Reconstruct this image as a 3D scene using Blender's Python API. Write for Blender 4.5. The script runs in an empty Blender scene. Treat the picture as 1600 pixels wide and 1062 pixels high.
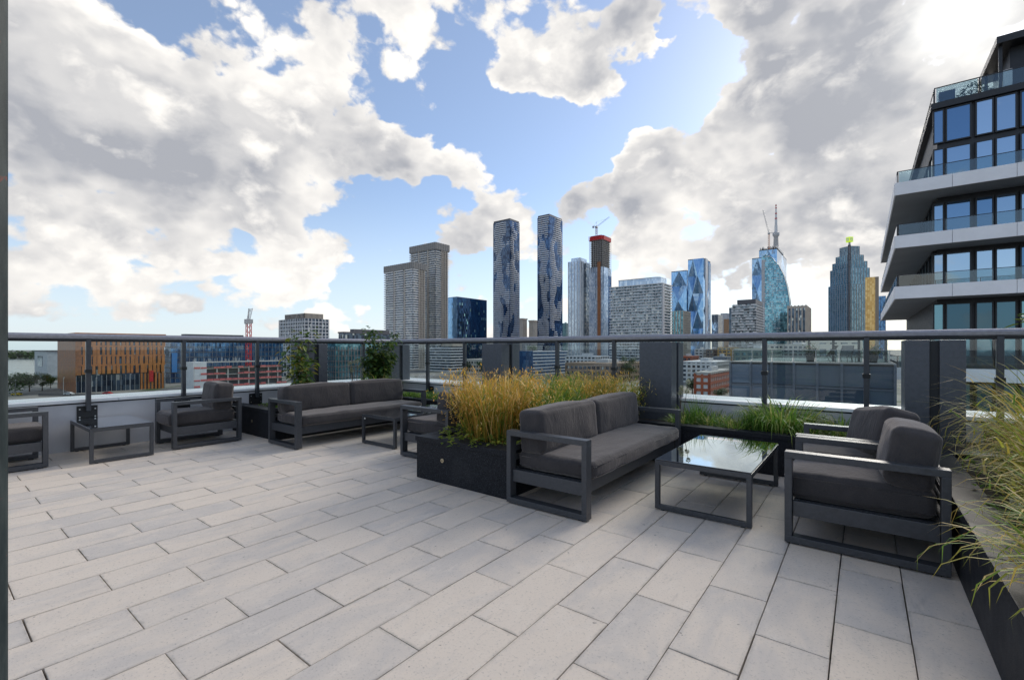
import bpy, bmesh, math, random
from mathutils import Vector, Matrix, noise
R = math.radians
random.seed(7)
scene = bpy.context.scene
C = scene.collection

# ------------------------------------------------------------------ camera
FPX, HOR, YAW, EYE = 718.4, 544.0, R(37.39), 1.30
cam_d = bpy.data.cameras.new('camera'); cam = bpy.data.objects.new('camera', cam_d); C.objects.link(cam)
cam.location = (0, 0, EYE); cam.rotation_euler = (R(90), 0, YAW)
cam_d.sensor_width = 36; cam_d.lens = FPX/1600*36; cam_d.shift_y = (HOR-531)/1600
cam_d.clip_start = 0.02; cam_d.clip_end = 20000
scene.camera = cam
CS, SN = math.cos(YAW), math.sin(YAW)

def ray(px):                     # horizontal world direction (per metre of forward depth) of a pixel column
    a = (px-800)/FPX
    return Vector((a*CS-SN, a*SN+CS))
def at(px, D): return ray(px)*D
def zof(py, D): return EYE+(HOR-py)/FPX*D
def sky_dir(px, py):
    a = (px-800)/FPX; v = Vector((a*CS-SN, a*SN+CS, (HOR-py)/FPX)); return v.normalized()

# ------------------------------------------------------------------ sun, exposure
SUN_DIR = sky_dir(1505, 20)
sun_el = math.asin(SUN_DIR.z); sun_az = math.atan2(SUN_DIR.x, SUN_DIR.y)
sd = bpy.data.lights.new('sun', 'SUN'); so = bpy.data.objects.new('sun', sd); C.objects.link(so)
sd.energy = 1.5; sd.angle = R(24); sd.color = (1.0, .93, .83)
so.rotation_euler = SUN_DIR.to_track_quat('Z', 'Y').to_euler(); so.location = (0, 0, 60)
scene.view_settings.view_transform = 'Standard'; scene.view_settings.look = 'None'
scene.view_settings.exposure = 0.93; scene.view_settings.gamma = 1.0

# ------------------------------------------------------------------ node helpers
class NT:
    def __init__(s, tree): s.t = tree; s.n = tree.nodes; s.l = tree.links
    def node(s, typ, **kw):
        n = s.n.new(typ)
        for k, v in kw.items(): setattr(n, k, v)
        return n
    def put(s, sock, v):
        if hasattr(v, 'is_output') or isinstance(v, bpy.types.NodeSocket): s.l.new(v, sock)
        elif v is not None: sock.default_value = v
    def math(s, op, a, b=None, c=None, clamp=False):
        n = s.node('ShaderNodeMath', operation=op, use_clamp=clamp)
        s.put(n.inputs[0], a)
        if b is not None: s.put(n.inputs[1], b)
        if c is not None: s.put(n.inputs[2], c)
        return n.outputs[0]
    def vmath(s, op, a, b=None):
        n = s.node('ShaderNodeVectorMath', operation=op); s.put(n.inputs[0], a)
        if b is not None: s.put(n.inputs[1], b)
        return n.outputs['Value'] if op in ('DOT_PRODUCT', 'LENGTH', 'DISTANCE') else n.outputs[0]
    def mr(s, v, a, b, c=0., d=1., smooth=True):
        n = s.node('ShaderNodeMapRange', interpolation_type='SMOOTHSTEP' if smooth else 'LINEAR')
        s.put(n.inputs['Value'], v)
        for k, x in zip(('From Min', 'From Max', 'To Min', 'To Max'), (a, b, c, d)): n.inputs[k].default_value = x
        return n.outputs[0]
    def mix(s, f, a, b, mode='MIX'):
        n = s.node('ShaderNodeMix', data_type='RGBA', blend_type=mode); n.clamp_factor = True
        s.put(n.inputs[0], f); s.put(n.inputs[6], a); s.put(n.inputs[7], b); return n.outputs[2]
    def noise(s, vec, scale, detail=4., rough=.55, dist=0.):
        n = s.node('ShaderNodeTexNoise'); s.put(n.inputs['Vector'], vec)
        n.inputs['Scale'].default_value = scale; n.inputs['Detail'].default_value = detail
        n.inputs['Roughness'].default_value = rough; n.inputs['Distortion'].default_value = dist
        return n.outputs[0]
    def sep(s, v):
        n = s.node('ShaderNodeSeparateXYZ'); s.put(n.inputs[0], v); return n.outputs
    def comb(s, x, y, z):
        n = s.node('ShaderNodeCombineXYZ')
        for i, v in enumerate((x, y, z)): s.put(n.inputs[i], v)
        return n.outputs[0]
    def bump(s, h, strength=.3, dist=.01):
        n = s.node('ShaderNodeBump'); n.inputs['Strength'].default_value = strength
        n.inputs['Distance'].default_value = dist; s.put(n.inputs['Height'], h); return n.outputs[0]
    def coord(s, which='Object'): return s.node('ShaderNodeTexCoord').outputs[which]
def c4(c): return (c[0], c[1], c[2], 1.0)

# ------------------------------------------------------------------ world: daylight sky with broken cumulus
w = bpy.data.worlds.new('World'); scene.world = w; w.use_nodes = True
W = NT(w.node_tree); W.n.clear()
skyt = W.node('ShaderNodeTexSky', sky_type='NISHITA', sun_disc=False)
skyt.sun_elevation = sun_el; skyt.sun_rotation = sun_az; skyt.air_density = 1.0; skyt.dust_density = .6; skyt.ozone_density = 2.0
d = W.coord('Generated')
d = W.vmath('NORMALIZE', d)
sx, sy, sz = W.sep(d)
p = W.vmath('MULTIPLY', d, (1.0, 1.0, 1.45))
jit = W.node('ShaderNodeTexNoise'); W.put(jit.inputs['Vector'], p); jit.inputs['Scale'].default_value = 4.5; jit.inputs['Detail'].default_value = 5; jit.inputs['Roughness'].default_value = .58
jv = W.vmath('MULTIPLY', W.vmath('SUBTRACT', jit.outputs['Color'], (.5, .5, .5)), (.34, .34, .34))
dj = W.vmath('NORMALIZE', W.vmath('ADD', d, jv))       # ragged outline for every cloud bank
CLOUD = [  # pixel, radius px, weight  (cloud > 0, open sky < 0)
 (90,300,150,.12),(300,290,170,.20),(520,300,130,.14),(420,150,200,.10),(150,190,140,.10),(600,90,140,.10),(760,60,110,.10),(905,105,95,.26),(960,70,70,.18),(1000,30,45,.16),
 (650,250,60,.10),(700,210,40,.08),(620,345,60,-.20),(680,310,45,-.12),(660,165,60,-.16),(755,200,60,-.20),(840,180,50,-.14),(560,30,30,-.10),(190,10,50,-.18),
 (900,215,75,-.22),(980,165,75,-.24),(1040,150,65,-.22),(1100,125,50,-.20),(1070,65,32,-.22),(1085,10,30,-.10),(1230,95,45,-.10),(830,250,50,-.06),(1180,45,95,.24),(1270,60,70,.14),
 (760,255,60,.10),(820,300,90,.10),(700,400,90,.10),(960,290,90,.14),(1150,290,130,.20),(1300,240,140,.18),(1320,330,80,.16),(1480,180,160,.16),(1050,350,90,.14),(900,380,90,.10),
 (120,480,90,-.10),(300,480,110,-.10),(480,470,90,-.08),(560,400,60,-.12),(100,400,70,.06),(240,405,60,.05),(400,420,70,.05),(40,420,60,-.02),(1270,480,70,-.10),(1170,420,60,.04),(1360,110,60,.10)]
acc = None
for (cx_, cy_, r_, a_) in CLOUD:
    dv = sky_dir(cx_, cy_)
    ang = math.atan(r_*1.35/FPX)
    dt = W.vmath('DOT_PRODUCT', dj, tuple(dv))
    b = W.mr(dt, math.cos(ang), 1.0, 0., a_*1.15)
    acc = b if acc is None else W.math('ADD', acc, b)
bias = acc
pw = W.vmath('ADD', p, W.vmath('MULTIPLY', jv, (.22, .22, .22)))
f0 = W.noise(pw, 4.6, 9, .57)
vo = W.node('ShaderNodeTexVoronoi', feature='F1'); W.put(vo.inputs['Vector'], pw); vo.inputs['Scale'].default_value = 11.0
vo.inputs['Detail'].default_value = 2.0; vo.inputs['Roughness'].default_value = .55
n0 = W.math('ADD', f0, W.math('MULTIPLY', W.math('SUBTRACT', .42, vo.outputs['Distance']), .22))
up = Vector((SUN_DIR.x*.75, SUN_DIR.y*.75, SUN_DIR.z*.75+.5)).normalized()
n1 = W.noise(W.vmath('ADD', pw, tuple(up*.035)), 4.6, 6, .57); n2 = W.noise(W.vmath('ADD', pw, tuple(up*.13)), 4.6, 3, .55)
base = W.math('ADD', W.math('ADD', W.math('MULTIPLY', W.math('SUBTRACT', n0, .5), 1.62), bias), .125)
alpha = W.mr(base, -.02, .10)
thick = W.mr(base, .05, .46)
lit = W.mr(W.math('SUBTRACT', n0, n1), -.12, .12)
lit2 = W.mr(W.math('SUBTRACT', f0, n2), -.16, .16)
shade = W.math('ADD', W.math('MULTIPLY', thick, .50), W.math('MULTIPLY', W.math('SUBTRACT', .5, lit), .66))
shade = W.math('ADD', shade, W.math('MULTIPLY', W.math('SUBTRACT', .5, lit2), .55), clamp=True)
ccol = W.mix(shade, (5.8, 5.6, 5.3, 1), (2.3, 2.38, 2.62, 1))
sdot = W.vmath('DOT_PRODUCT', d, tuple(SUN_DIR))
glow = W.math('POWER', W.math('MAXIMUM', sdot, 0.0), 60.0)
glow2 = W.math('POWER', W.math('MAXIMUM', sdot, 0.0), 900.0)
gl = W.math('ADD', W.math('MULTIPLY', glow, .25), W.math('MULTIPLY', glow2, 4.0))
ccol = W.mix(1.0, ccol, W.comb(gl, gl, W.math('MULTIPLY', gl, .92)), 'ADD')
skyc = W.mix(1.0, skyt.outputs[0], (.95, 1.0, 1.10, 1), 'MULTIPLY')
hz = W.mr(sz, 0.0, .34, .66, .16)
skyc = W.mix(hz, W.mix(1.0, skyc, (.80, .80, .80, 1), 'MULTIPLY'), (4.5, 5.1, 5.7, 1))
col = W.mix(alpha, skyc, ccol)
bg = W.node('ShaderNodeBackground'); W.put(bg.inputs[0], col); bg.inputs[1].default_value = 0.1
w.cycles.sampling_method = 'MANUAL'; w.cycles.sample_map_resolution = 512
wo = W.node('ShaderNodeOutputWorld'); W.l.new(bg.outputs[0], wo.inputs[0])

# ------------------------------------------------------------------ materials
def mat(name):
    m = bpy.data.materials.new(name); m.use_nodes = True
    n = NT(m.node_tree); b = m.node_tree.nodes['Principled BSDF']
    return m, n, b
def plain(name, col, rough=.5, metal=0., var=.12, scale=6., bump=0., spec=.5, detail=5):
    m, n, b = mat(name); co = n.coord('Object')
    nz = n.noise(co, scale, detail, .6)
    f = n.mr(nz, .3, .7)
    lo = tuple(x*(1-var) for x in col); hi = tuple(min(1, x*(1+var)) for x in col)
    n.put(b.inputs['Base Color'], n.mix(f, c4(lo), c4(hi)))
    n.put(b.inputs['Roughness'], n.mr(nz, .2, .8, max(0, rough-.06), min(1, rough+.06)))
    b.inputs['Metallic'].default_value = metal; b.inputs['Specular IOR Level'].default_value = spec
    if bump: n.put(b.inputs['Normal'], n.bump(n.noise(co, scale*12, 4, .6), bump, .004))
    return m
def windows(name, colA, colB, pu, pv, metal=.75, rough=.09, litcol=None, litf=0., wob=.5):
    """facade glazing: every window cell has its own tint and tilt"""
    m, n, b = mat(name); x, y, z = n.sep(n.coord('Object'))
    u = n.math('FLOOR', n.math('DIVIDE', n.math('ADD', n.math('SUBTRACT', y, x), .01), pu))
    v = n.math('FLOOR', n.math('DIVIDE', z, pv))
    wn = n.node('ShaderNodeTexWhiteNoise'); n.put(wn.inputs['Vector'], n.comb(u, v, 3.0))
    big = n.noise(n.coord('Object'), .03, 3, .5)
    f = n.math('ADD', n.math('MULTIPLY', wn.outputs['Value'], wob), n.math('MULTIPLY', big, 1-wob))
    c = n.mix(n.mr(f, .25, .8), c4(colA), c4(colB))
    if litcol:
        c = n.mix(n.math('GREATER_THAN', wn.outputs['Value'], 1-litf), c, c4(litcol))
    n.put(b.inputs['Base Color'], c); b.inputs['Metallic'].default_value = metal*.75
    n.put(b.inputs['Roughness'], rough)
    tilt = n.vmath('MULTIPLY', n.vmath('SUBTRACT', wn.outputs['Color'], (.5, .5, .5)), (.03, .03, .03))
    g = n.node('ShaderNodeNewGeometry')
    n.put(b.inputs['Normal'], n.vmath('NORMALIZE', n.vmath('ADD', g.outputs['Normal'], tilt)))
    return m
def pane_mat(name, tint, refl=1.0, rough=.0, ior=1.5):
    m = bpy.data.materials.new(name); m.use_nodes = True; n = NT(m.node_tree); n.n.clear()
    tr = n.node('ShaderNodeBsdfTransparent'); tr.inputs[0].default_value = c4(tint)
    gl = n.node('ShaderNodeBsdfGlossy'); gl.inputs['Roughness'].default_value = rough; gl.inputs[0].default_value = (.95, .97, 1, 1)
    fr = n.node('ShaderNodeFresnel'); ge = n.node('ShaderNodeNewGeometry')
    n.put(fr.inputs[0], n.mr(ge.outputs['Backfacing'], 0, 1, ior, 1/ior, False))   # both faces of the sheet reflect alike
    mx = n.node('ShaderNodeMixShader'); n.put(mx.inputs[0], n.math('MULTIPLY', fr.outputs[0], refl, clamp=True))
    n.l.new(tr.outputs[0], mx.inputs[1]); n.l.new(gl.outputs[0], mx.inputs[2])
    o = n.node('ShaderNodeOutputMaterial'); n.l.new(mx.outputs[0], o.inputs[0]); return m

M = {}
TW, TL, TX0 = .2821, .670, .1716
def tile_material():
    m, n, b = mat('paving')
    co = n.coord('Object'); oi = n.node('ShaderNodeObjectInfo'); g = n.node('ShaderNodeNewGeometry')
    rnd = n.math('FRACT', n.math('ADD', oi.outputs['Random'], g.outputs['Random Per Island']))
    off = n.comb(n.math('MULTIPLY', rnd, 37.), n.math('MULTIPLY', rnd, 91.), n.math('MULTIPLY', rnd, 13.))
    v = n.vmath('ADD', n.vmath('MULTIPLY', co, (1.0, .55, 1.0)), off)
    cloud = n.noise(v, 3.2, 6, .62, .6)
    cream, grey, pale = (.69, .595, .495), (.56, .505, .45), (.75, .665, .57)
    f = n.math('ADD', n.mr(cloud, .36, .68), n.mr(rnd, 0, 1, -.55, .42, False), clamp=True)
    c = n.mix(f, c4(cream), c4(grey))
    c = n.mix(n.mr(n.noise(v, 9., 5, .7), .5, .75, 0, .45), c, c4(pale))
    sp = n.noise(n.vmath('ADD', co, off), 85., 6, .75)
    c = n.mix(n.mr(sp, .54, .72, 0, .75), c, (.24, .225, .21, 1))
    c = n.mix(n.mr(sp, .26, .40, .35, 0), c, (.80, .76, .70, 1))
    st = n.noise(n.vmath('MULTIPLY', v, (1, .35, 1)), 16., 6, .7)
    c = n.mix(n.mr(st, .58, .78, 0, .4), c, (.30, .27, .245, 1))
    wx, wy, wz = n.sep(co)          # grime gathers along the slab edges
    ed = n.math('MINIMUM', n.math('SUBTRACT', TW/2, n.math('ABSOLUTE', wx)), n.math('SUBTRACT', TL/2, n.math('ABSOLUTE', wy)))
    gr = n.math('MULTIPLY', n.mr(ed, .002, .022, .38, 0), n.mr(n.noise(v, 14., 4, .6), .38, .66))
    c = n.mix(gr, c, (.20, .18, .15, 1))
    spot = n.noise(n.vmath('ADD', co, off), 26., 2, .5); c = n.mix(n.mr(spot, .74, .78, 0, .7), c, (.16, .14, .12, 1))
    n.put(b.inputs['Base Color'], c); b.inputs['Roughness'].default_value = .78; b.inputs['Specular IOR Level'].default_value = .3
    n.put(b.inputs['Normal'], n.bump(sp, .35, .0025))
    return m
M['tile'] = tile_material()
def joint_material():
    m, n, b = mat('joint_sand'); co = n.coord('Object')
    n.put(b.inputs['Base Color'], n.mix(n.mr(n.noise(co, 2.5, 5), .52, .62), (.035, .033, .03, 1), (.06, .085, .02, 1)))
    b.inputs['Roughness'].default_value = .95; return m
M['joint'] = joint_material()
M['frame'] = plain('charcoal_powder_coat', (.062, .066, .074), .38, .25, .12, 40, .05)
M['rail'] = plain('rail_dark_aluminium', (.30, .30, .335), .36, .55, .1, 30); M['post'] = plain('post_dark_aluminium', (.05, .055, .065), .36, .4, .1, 30)
M['column'] = plain('column_cladding', (.082, .090, .108), .42, .35, .10, 25, .04)
M['recess'] = plain('column_recess', (.018, .020, .024), .6, .0, .1, 20)
M['black'] = plain('black_steel', (.014, .015, .017), .45, .3, .2, 30)
M['bolt'] = plain('zinc_bolt', (.45, .45, .45), .35, .9, .1, 30)
M['brass'] = plain('brass_fitting', (.55, .48, .33), .35, .8, .2, 60)
M['wall'] = plain('painted_parapet', (.50, .50, .515), .7, 0, .07, 2.5, .1, .3)
M['cap'] = plain('white_metal_coping', (.80, .80, .80), .4, .0, .05, 4)
M['soil'] = plain('soil', (.045, .033, .022), .95, 0, .5, 22, .8)
M['foot'] = plain('plastic_foot', (.02, .02, .02), .6)
M['label'] = plain('paper_tag', (.75, .75, .72), .6)
def granite():
    m, n, b = mat('dark_granite'); co = n.coord('Object')
    s = n.noise(co, 190, 3, .6); big = n.noise(co, 3, 4, .6)
    c = n.mix(n.mr(s, .48, .68), (.014, .015, .018, 1), (.052, .056, .064, 1))
    c = n.mix(n.mr(big, .5, .8, 0, .3), c, (.06, .06, .062, 1))
    n.put(b.inputs['Base Color'], c); n.put(b.inputs['Roughness'], n.mr(big, .3, .7, .42, .58)); b.inputs['Specular IOR Level'].default_value = .09; return m
M['granite'] = granite()
def fabric():
    m, n, b = mat('charcoal_outdoor_fabric'); co = n.coord('Object')
    wv = n.noise(n.vmath('MULTIPLY', co, (1, 1, 1)), 420, 2, .5)
    big = n.noise(co, 5, 4, .6)
    c = n.mix(n.mr(big, .3, .75), (.034, .033, .036, 1), (.054, .050, .052, 1))
    c = n.mix(n.mr(wv, .35, .7, 0, .5), c, (.095, .083, .078, 1))
    n.put(b.inputs['Base Color'], c); b.inputs['Roughness'].default_value = .95; b.inputs['Specular IOR Level'].default_value = .15
    b.inputs['Sheen Weight'].default_value = .35; b.inputs['Sheen Roughness'].default_value = .45; b.inputs['Sheen Tint'].default_value = (.9, .82, .78, 1)
    wr = n.noise(n.vmath('MULTIPLY', co, (2.2, 1.6, .7)), 8, 3, .5, 1.6)
    h = n.math('ADD', n.math('MULTIPLY', wv, .12), wr)
    n.put(b.inputs['Normal'], n.bump(h, .38, .014)); return m
M['fabric'] = fabric()
M['pane'] = pane_mat('railing_glass', (.90, .95, .95), 1.0)
M['table_glass'] = pane_mat('smoked_table_glass', (.09, .105, .105), 2.6, .015, 1.5)
def leafmat(name, stops, trans=.35, rough=.55):
    m, n, b = mat(name); a = n.node('ShaderNodeAttribute'); a.attribute_name = 'tint'
    r = n.node('ShaderNodeValToRGB'); n.put(r.inputs[0], a.outputs['Fac'])
    el = r.color_ramp.elements
    while len(el) < len(stops): el.new(.5)
    for e, (ps, cc) in zip(el, stops): e.position = ps; e.color = c4(cc)
    n.put(b.inputs['Base Color'], r.outputs[0]); b.inputs['Roughness'].default_value = rough
    t = n.node('ShaderNodeBsdfTranslucent'); n.put(t.inputs[0], r.outputs[0])
    mx = n.node('ShaderNodeMixShader'); mx.inputs[0].default_value = trans
    n.l.new(b.outputs[0], mx.inputs[1]); n.l.new(t.outputs[0], mx.inputs[2])
    n.l.new(mx.outputs[0], n.n['Material Output'].inputs[0]); return m
M['gold'] = leafmat('golden_grass', [(0, (.09, .19, .025)), (.3, (.28, .31, .045)), (.5, (.52, .33, .05)), (.8, (.70, .40, .08)), (1, (.82, .64, .30))], .5)
M['mixed'] = leafmat('green_gold_grass', [(0, (.07, .18, .02)), (.4, (.20, .33, .04)), (.65, (.44, .42, .06)), (.85, (.64, .43, .09)), (1, (.78, .64, .30))], .5)
M['sedge'] = leafmat('green_sedge', [(0, (.045, .12, .018)), (.5, (.14, .27, .035)), (.8, (.30, .40, .07)), (1, (.55, .46, .18))], .45)
M['leaf'] = leafmat('shrub_leaf', [(0, (.02, .055, .012)), (.5, (.06, .13, .025)), (.85, (.19, .24, .04)), (1, (.40, .28, .06))], .3)
M['citytree'] = leafmat('city_tree_leaf', [(0, (.025, .06, .014)), (.6, (.065, .13, .03)), (1, (.13, .19, .045))], .25)
M['flower'] = leafmat('seed_head', [(0, (.30, .32, .16)), (.6, (.55, .54, .38)), (1, (.72, .68, .58))], .3)
M['stem'] = plain('woody_stem', (.10, .07, .045), .85, 0, .3, 30)

# ------------------------------------------------------------------ mesh helpers
class MB:
    def __init__(s): s.v = []; s.f = []; s.t = []
    def box(s, x0, x1, y0, y1, z0, z1):
        i = len(s.v)
        s.v += [(x0,y0,z0),(x1,y0,z0),(x1,y1,z0),(x0,y1,z0),(x0,y0,z1),(x1,y0,z1),(x1,y1,z1),(x0,y1,z1)]
        s.f += [(i,i+3,i+2,i+1),(i+4,i+5,i+6,i+7),(i,i+1,i+5,i+4),(i+1,i+2,i+6,i+5),(i+2,i+3,i+7,i+6),(i+3,i,i+4,i+7)]
        return s
    def bar(s, a, b, r, n=6, r2=None):
        a, b = Vector(a), Vector(b); d = (b-a).normalized(); r2 = r if r2 is None else r2
        u = d.orthogonal().normalized(); v = d.cross(u); i = len(s.v)
        for p, rr in ((a, r), (b, r2)):
            for k in range(n):
                t = 2*math.pi*k/n; s.v.append(tuple(p+(u*math.cos(t)+v*math.sin(t))*rr))
        for k in range(n): s.f.append((i+k, i+(k+1) % n, i+n+(k+1) % n, i+n+k))
        s.f.append(tuple(i+k for k in reversed(range(n)))); s.f.append(tuple(i+n+k for k in range(n)))
        return s
    def prism(s, pts, z0, z1):
        i = len(s.v); n = len(pts)
        s.v += [(x, y, z0) for x, y in pts]+[(x, y, z1) for x, y in pts]
        for k in range(n): s.f.append((i+k, i+(k+1) % n, i+n+(k+1) % n, i+n+k))
        s.f.append(tuple(i+k for k in reversed(range(n)))); s.f.append(tuple(i+n+k for k in range(n)))
        return s
    def tri(s, *p, tint=None):
        i = len(s.v); s.v += [tuple(q) for q in p]; s.f.append(tuple(range(i, i+len(p))))
        return s
    def build(s, name, m, parent=None, loc=(0,0,0), rz=0., bevel=0., smooth=False, kind=None):
        me = bpy.data.meshes.new(name); me.from_pydata(s.v, [], s.f)
        if s.t:
            a = me.attributes.new('tint', 'FLOAT', 'POINT'); a.data.foreach_set('value', s.t)
        if bevel:
            bm = bmesh.new(); bm.from_mesh(me)
            bmesh.ops.bevel(bm, geom=list(bm.edges), offset=bevel, segments=2, affect='EDGES', profile=.6, clamp_overlap=True)
            bm.to_mesh(me); bm.free()
        if smooth:
            me.polygons.foreach_set('use_smooth', [True]*len(me.polygons))
        me.materials.append(m); me.update()
        o = bpy.data.objects.new(name, me); C.objects.link(o); o.location = loc; o.rotation_euler = (0, 0, rz)
        if parent: o.parent = parent
        if kind: o['kind'] = kind
        return o
def tag(o, label, cat, group=None):
    o['label'] = label; o['category'] = cat
    if group: o['group'] = group
    return o
def thing(name, label, cat, loc=(0,0,0), rz=0., group=None):
    o = bpy.data.objects.new(name, None); C.objects.link(o); o.empty_display_size = .2
    o.location = loc; o.rotation_euler = (0, 0, rz); return tag(o, label, cat, group)
def copy_tree(o, parent=None):
    c = o.copy(); C.objects.link(c); c.parent = parent
    for ch in list(o.children): copy_tree(ch, c)
    return c
def structure(o): o['kind'] = 'structure'; return o

# ================================================================== SETTING: ground, lake
GZ = -24.0
gm, gn, gb = mat('city_ground'); co = gn.coord('Object')
g1 = gn.noise(co, .012, 6, .6); g2 = gn.noise(co, .06, 5, .6)
gc = gn.mix(gn.mr(g1, .42, .58), (.10, .10, .10, 1), (.27, .25, .22, 1))
gc = gn.mix(gn.mr(g2, .56, .68), gc, (.06, .09, .03, 1))
gn.put(gb.inputs['Base Color'], gc); gb.inputs['Roughness'].default_value = .9
structure(MB().tri((-9000, -9000, GZ), (9000, -9000, GZ), (9000, 9000, GZ), (-9000, 9000, GZ)).build('ground', gm))
lm, ln, lb = mat('lake_water')
lb.inputs['Base Color'].default_value = (.05, .09, .10, 1); lb.inputs['Roughness'].default_value = .18
ln.put(lb.inputs['Normal'], ln.bump(ln.noise(ln.vmath('MULTIPLY', ln.coord('Object'), (1, 1, 1)), .25, 5, .6), .5, .8))
q = [at(-900, 330), at(150, 400), at(150, 1080), at(-900, 1080)]
structure(MB().tri(*[(v.x, v.y, GZ+.12) for v in q]).build('lake', lm))
rm = plain('asphalt', (.05, .05, .052), .9, 0, .2, .5)
q = [at(60, 243), at(560, 243), at(560, 262), at(60, 256)]
structure(MB().tri(*[(v.x, v.y, GZ+.06) for v in q]).build('road', rm))
q = [at(640, 230), at(1080, 230), at(1080, 300), at(640, 300)]
structure(MB().tri(*[(v.x, v.y, GZ+.06) for v in q]).build('rail_yard', plain('gravel_yard', (.33, .29, .24), .95, 0, .25, .2)))

# ================================================================== TERRACE
XL, XR, YB, YP = -7.97, 0.43, 6.22, 5.36      # left parapet face, right planter face, back parapet face, back planter face
PT = .42                                      # planter top
floor = structure(MB().box(-8.62, 3.2, -5.5, 6.8, GZ+.3, -.028).build('terrace_floor', M['joint']))
TW, TL, TX0 = .2821, .670, .1716
gap = .0048
full = MB().box(-TW/2+gap/2, TW/2-gap/2, -TL/2+gap/2, TL/2-gap/2, -.036, 0)
tile_proto = full.build('paving_stone', M['tile'], floor, bevel=.003)
tiles = []
for k in range(-29, 1):
    ph = .660 if k % 2 else .997
    for j in range(-10, 9):
        y = ph+TL*j+TL/2; x = TX0+TW*(k+.5)
        if y > 5.75 or y < -5: continue
        if -6.5 > x and y > 3.5: continue
        if -3.5 < x < -2.5 and y > 3.5: continue
        r_ = x*CS+y*SN; f_ = -x*SN+y*CS
        vis = f_ > .9 and abs(r_) < f_*1.18+.35 and f_ > 1.5
        tiles.append((0 if vis else 1, r_*r_+f_*f_, x, y))
tiles.sort()
first = True; rest = MB()
rr = random.Random(3)
for i, (hid, d2, x, y) in enumerate(tiles):
    if i < 300 and not hid:
        o = tile_proto if first else tile_proto.copy()
        if not first: C.objects.link(o)
        first = False
        o.location = (x+rr.uniform(-.0012, .0012), y+rr.uniform(-.0012, .0012), rr.uniform(-.0012, .0012))
        o.rotation_euler = (rr.uniform(-.002, .002), rr.uniform(-.003, .003), rr.uniform(-.0015, .0015))
    else:
        rest.box(x-TW/2+gap/2, x+TW/2-gap/2, y-TL/2+gap/2, y+TL/2-gap/2, -.036, rr.uniform(-.001, .001))
rest.build('paving_stones', M['tile'], floor, kind='stuff')

# ---- parapets
def parapet(name, label, run):
    t = thing(name, label, 'wall')
    if run == 'left':
        MB().box(-8.55, XL, -5.5, YB, -.02, .585).build('wall', M['wall'], t)
        MB().box(-8.5, XL-.02, -5.5, YB, .585, .605).build('black_strip', M['black'], t)  # black strip between wall and coping
        y = -5.5
        while y < YB+.3:
            y2 = min(y+2.4, YB+.55); MB().box(-8.62, XL+.025, y+.002, y2-.002, .605, .645).build('coping_sheet', M['cap'], t, bevel=.006); y = y2
    else:
        MB().box(-8.55, 3.2, YB, 6.75, -.02, .585).build('wall', M['wall'], t)
        MB().box(-8.5, 3.2, YB+.02, 6.7, .585, .605).build('black_strip', M['black'], t)  # same black strip along the back run
        x = XL+.05
        while x < 3.1:
            x2 = min(x+2.4, 3.2); MB().box(x+.002, x2-.002, YB-.025, 6.79, .605, .645).build('coping_sheet', M['cap'], t, bevel=.006); x = x2
parapet('parapet_wall', 'low grey painted parapet wall with white coping beside the side table', 'left')
parapet('parapet_wall', 'low parapet wall with white coping behind the long back planter', 'back')

# ---- glass railings
RZ0, RZ1 = 1.415, 1.485
def railing(label, axis, posts, c, lo, hi):
    t = thing('glass_railing', label, 'railing')
    def B(mb, a0, a1, b0, b1, z0, z1):       # a along the run, b across
        return mb.box(a0, a1, b0, b1, z0, z1) if axis == 'x' else mb.box(b0, b1, a0, a1, z0, z1)
    prof = [(-.036, RZ0+.012), (-.022, RZ0), (.022, RZ0), (.036, RZ0+.012), (.038, RZ1-.028), (.030, RZ1-.010), (.012, RZ1), (-.012, RZ1), (-.030, RZ1-.010), (-.038, RZ1-.028)]
    mb = MB(); n = len(prof)
    for a in (lo, hi):
        for (b, z) in prof: mb.v.append((a, c+b, z) if axis == 'x' else (c+b, a, z))
    for k in range(n): mb.f.append((k, (k+1) % n, n+(k+1) % n, n+k))
    mb.f += [tuple(range(n)), tuple(range(n, 2*n))]
    mb.build('handrail', M['rail'], t, smooth=False)
    B(MB(), lo, hi, c-.014, c+.014, RZ0-.03, RZ0).build('glazing_channel', M['black'], t)
    ends = sorted(posts)
    for p_ in posts:
        B(MB(), p_-.024, p_+.024, c-.030, c+.030, .50, RZ0-.002).build('post', M['post'], t, bevel=.004)
        br = B(MB(), p_-.10, p_+.10, c-.066 if axis == 'y' else c+.046, c-.046 if axis == 'y' else c+.066, .38, .56).build('bracket', M['black'], t, bevel=.003)
        for da in (-.075, .075):
            for z in (.42, .52):
                B(MB(), p_+da-.007, p_+da+.007, (c-.046) if axis == 'y' else c+.036, (c-.036) if axis == 'y' else c+.046, z-.007, z+.007).build('bolt', M['bolt'], br)
        B(MB(), p_-.034, p_+.034, c-.034, c+.034, .985, 1.03).build('clamp', M['black'], t, bevel=.004)
    seq = [lo]+ends+[hi]
    for a, b in zip(seq[:-1], seq[1:]):
        if b-a > .2: B(MB(), a+.028, b-.028, c-.006, c+.006, .66, RZ0-.031).build('glass_pane', M['pane'], t)
RXL, RYB = XL+.066, YB-.066
railing('glass guard rail with dark round-topped handrail above the side table wall', 'y', [.345, 1.386, 2.427, 3.455, 5.47], RXL, -3.0, RYB+.038)
railing('long glass guard rail with dark handrail running behind the sedge planter', 'x', [-6.78, -5.79, -3.81, -2.85, -.93, .026, 1.01, 2.0], RYB, RXL+.040, 3.2)

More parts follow.
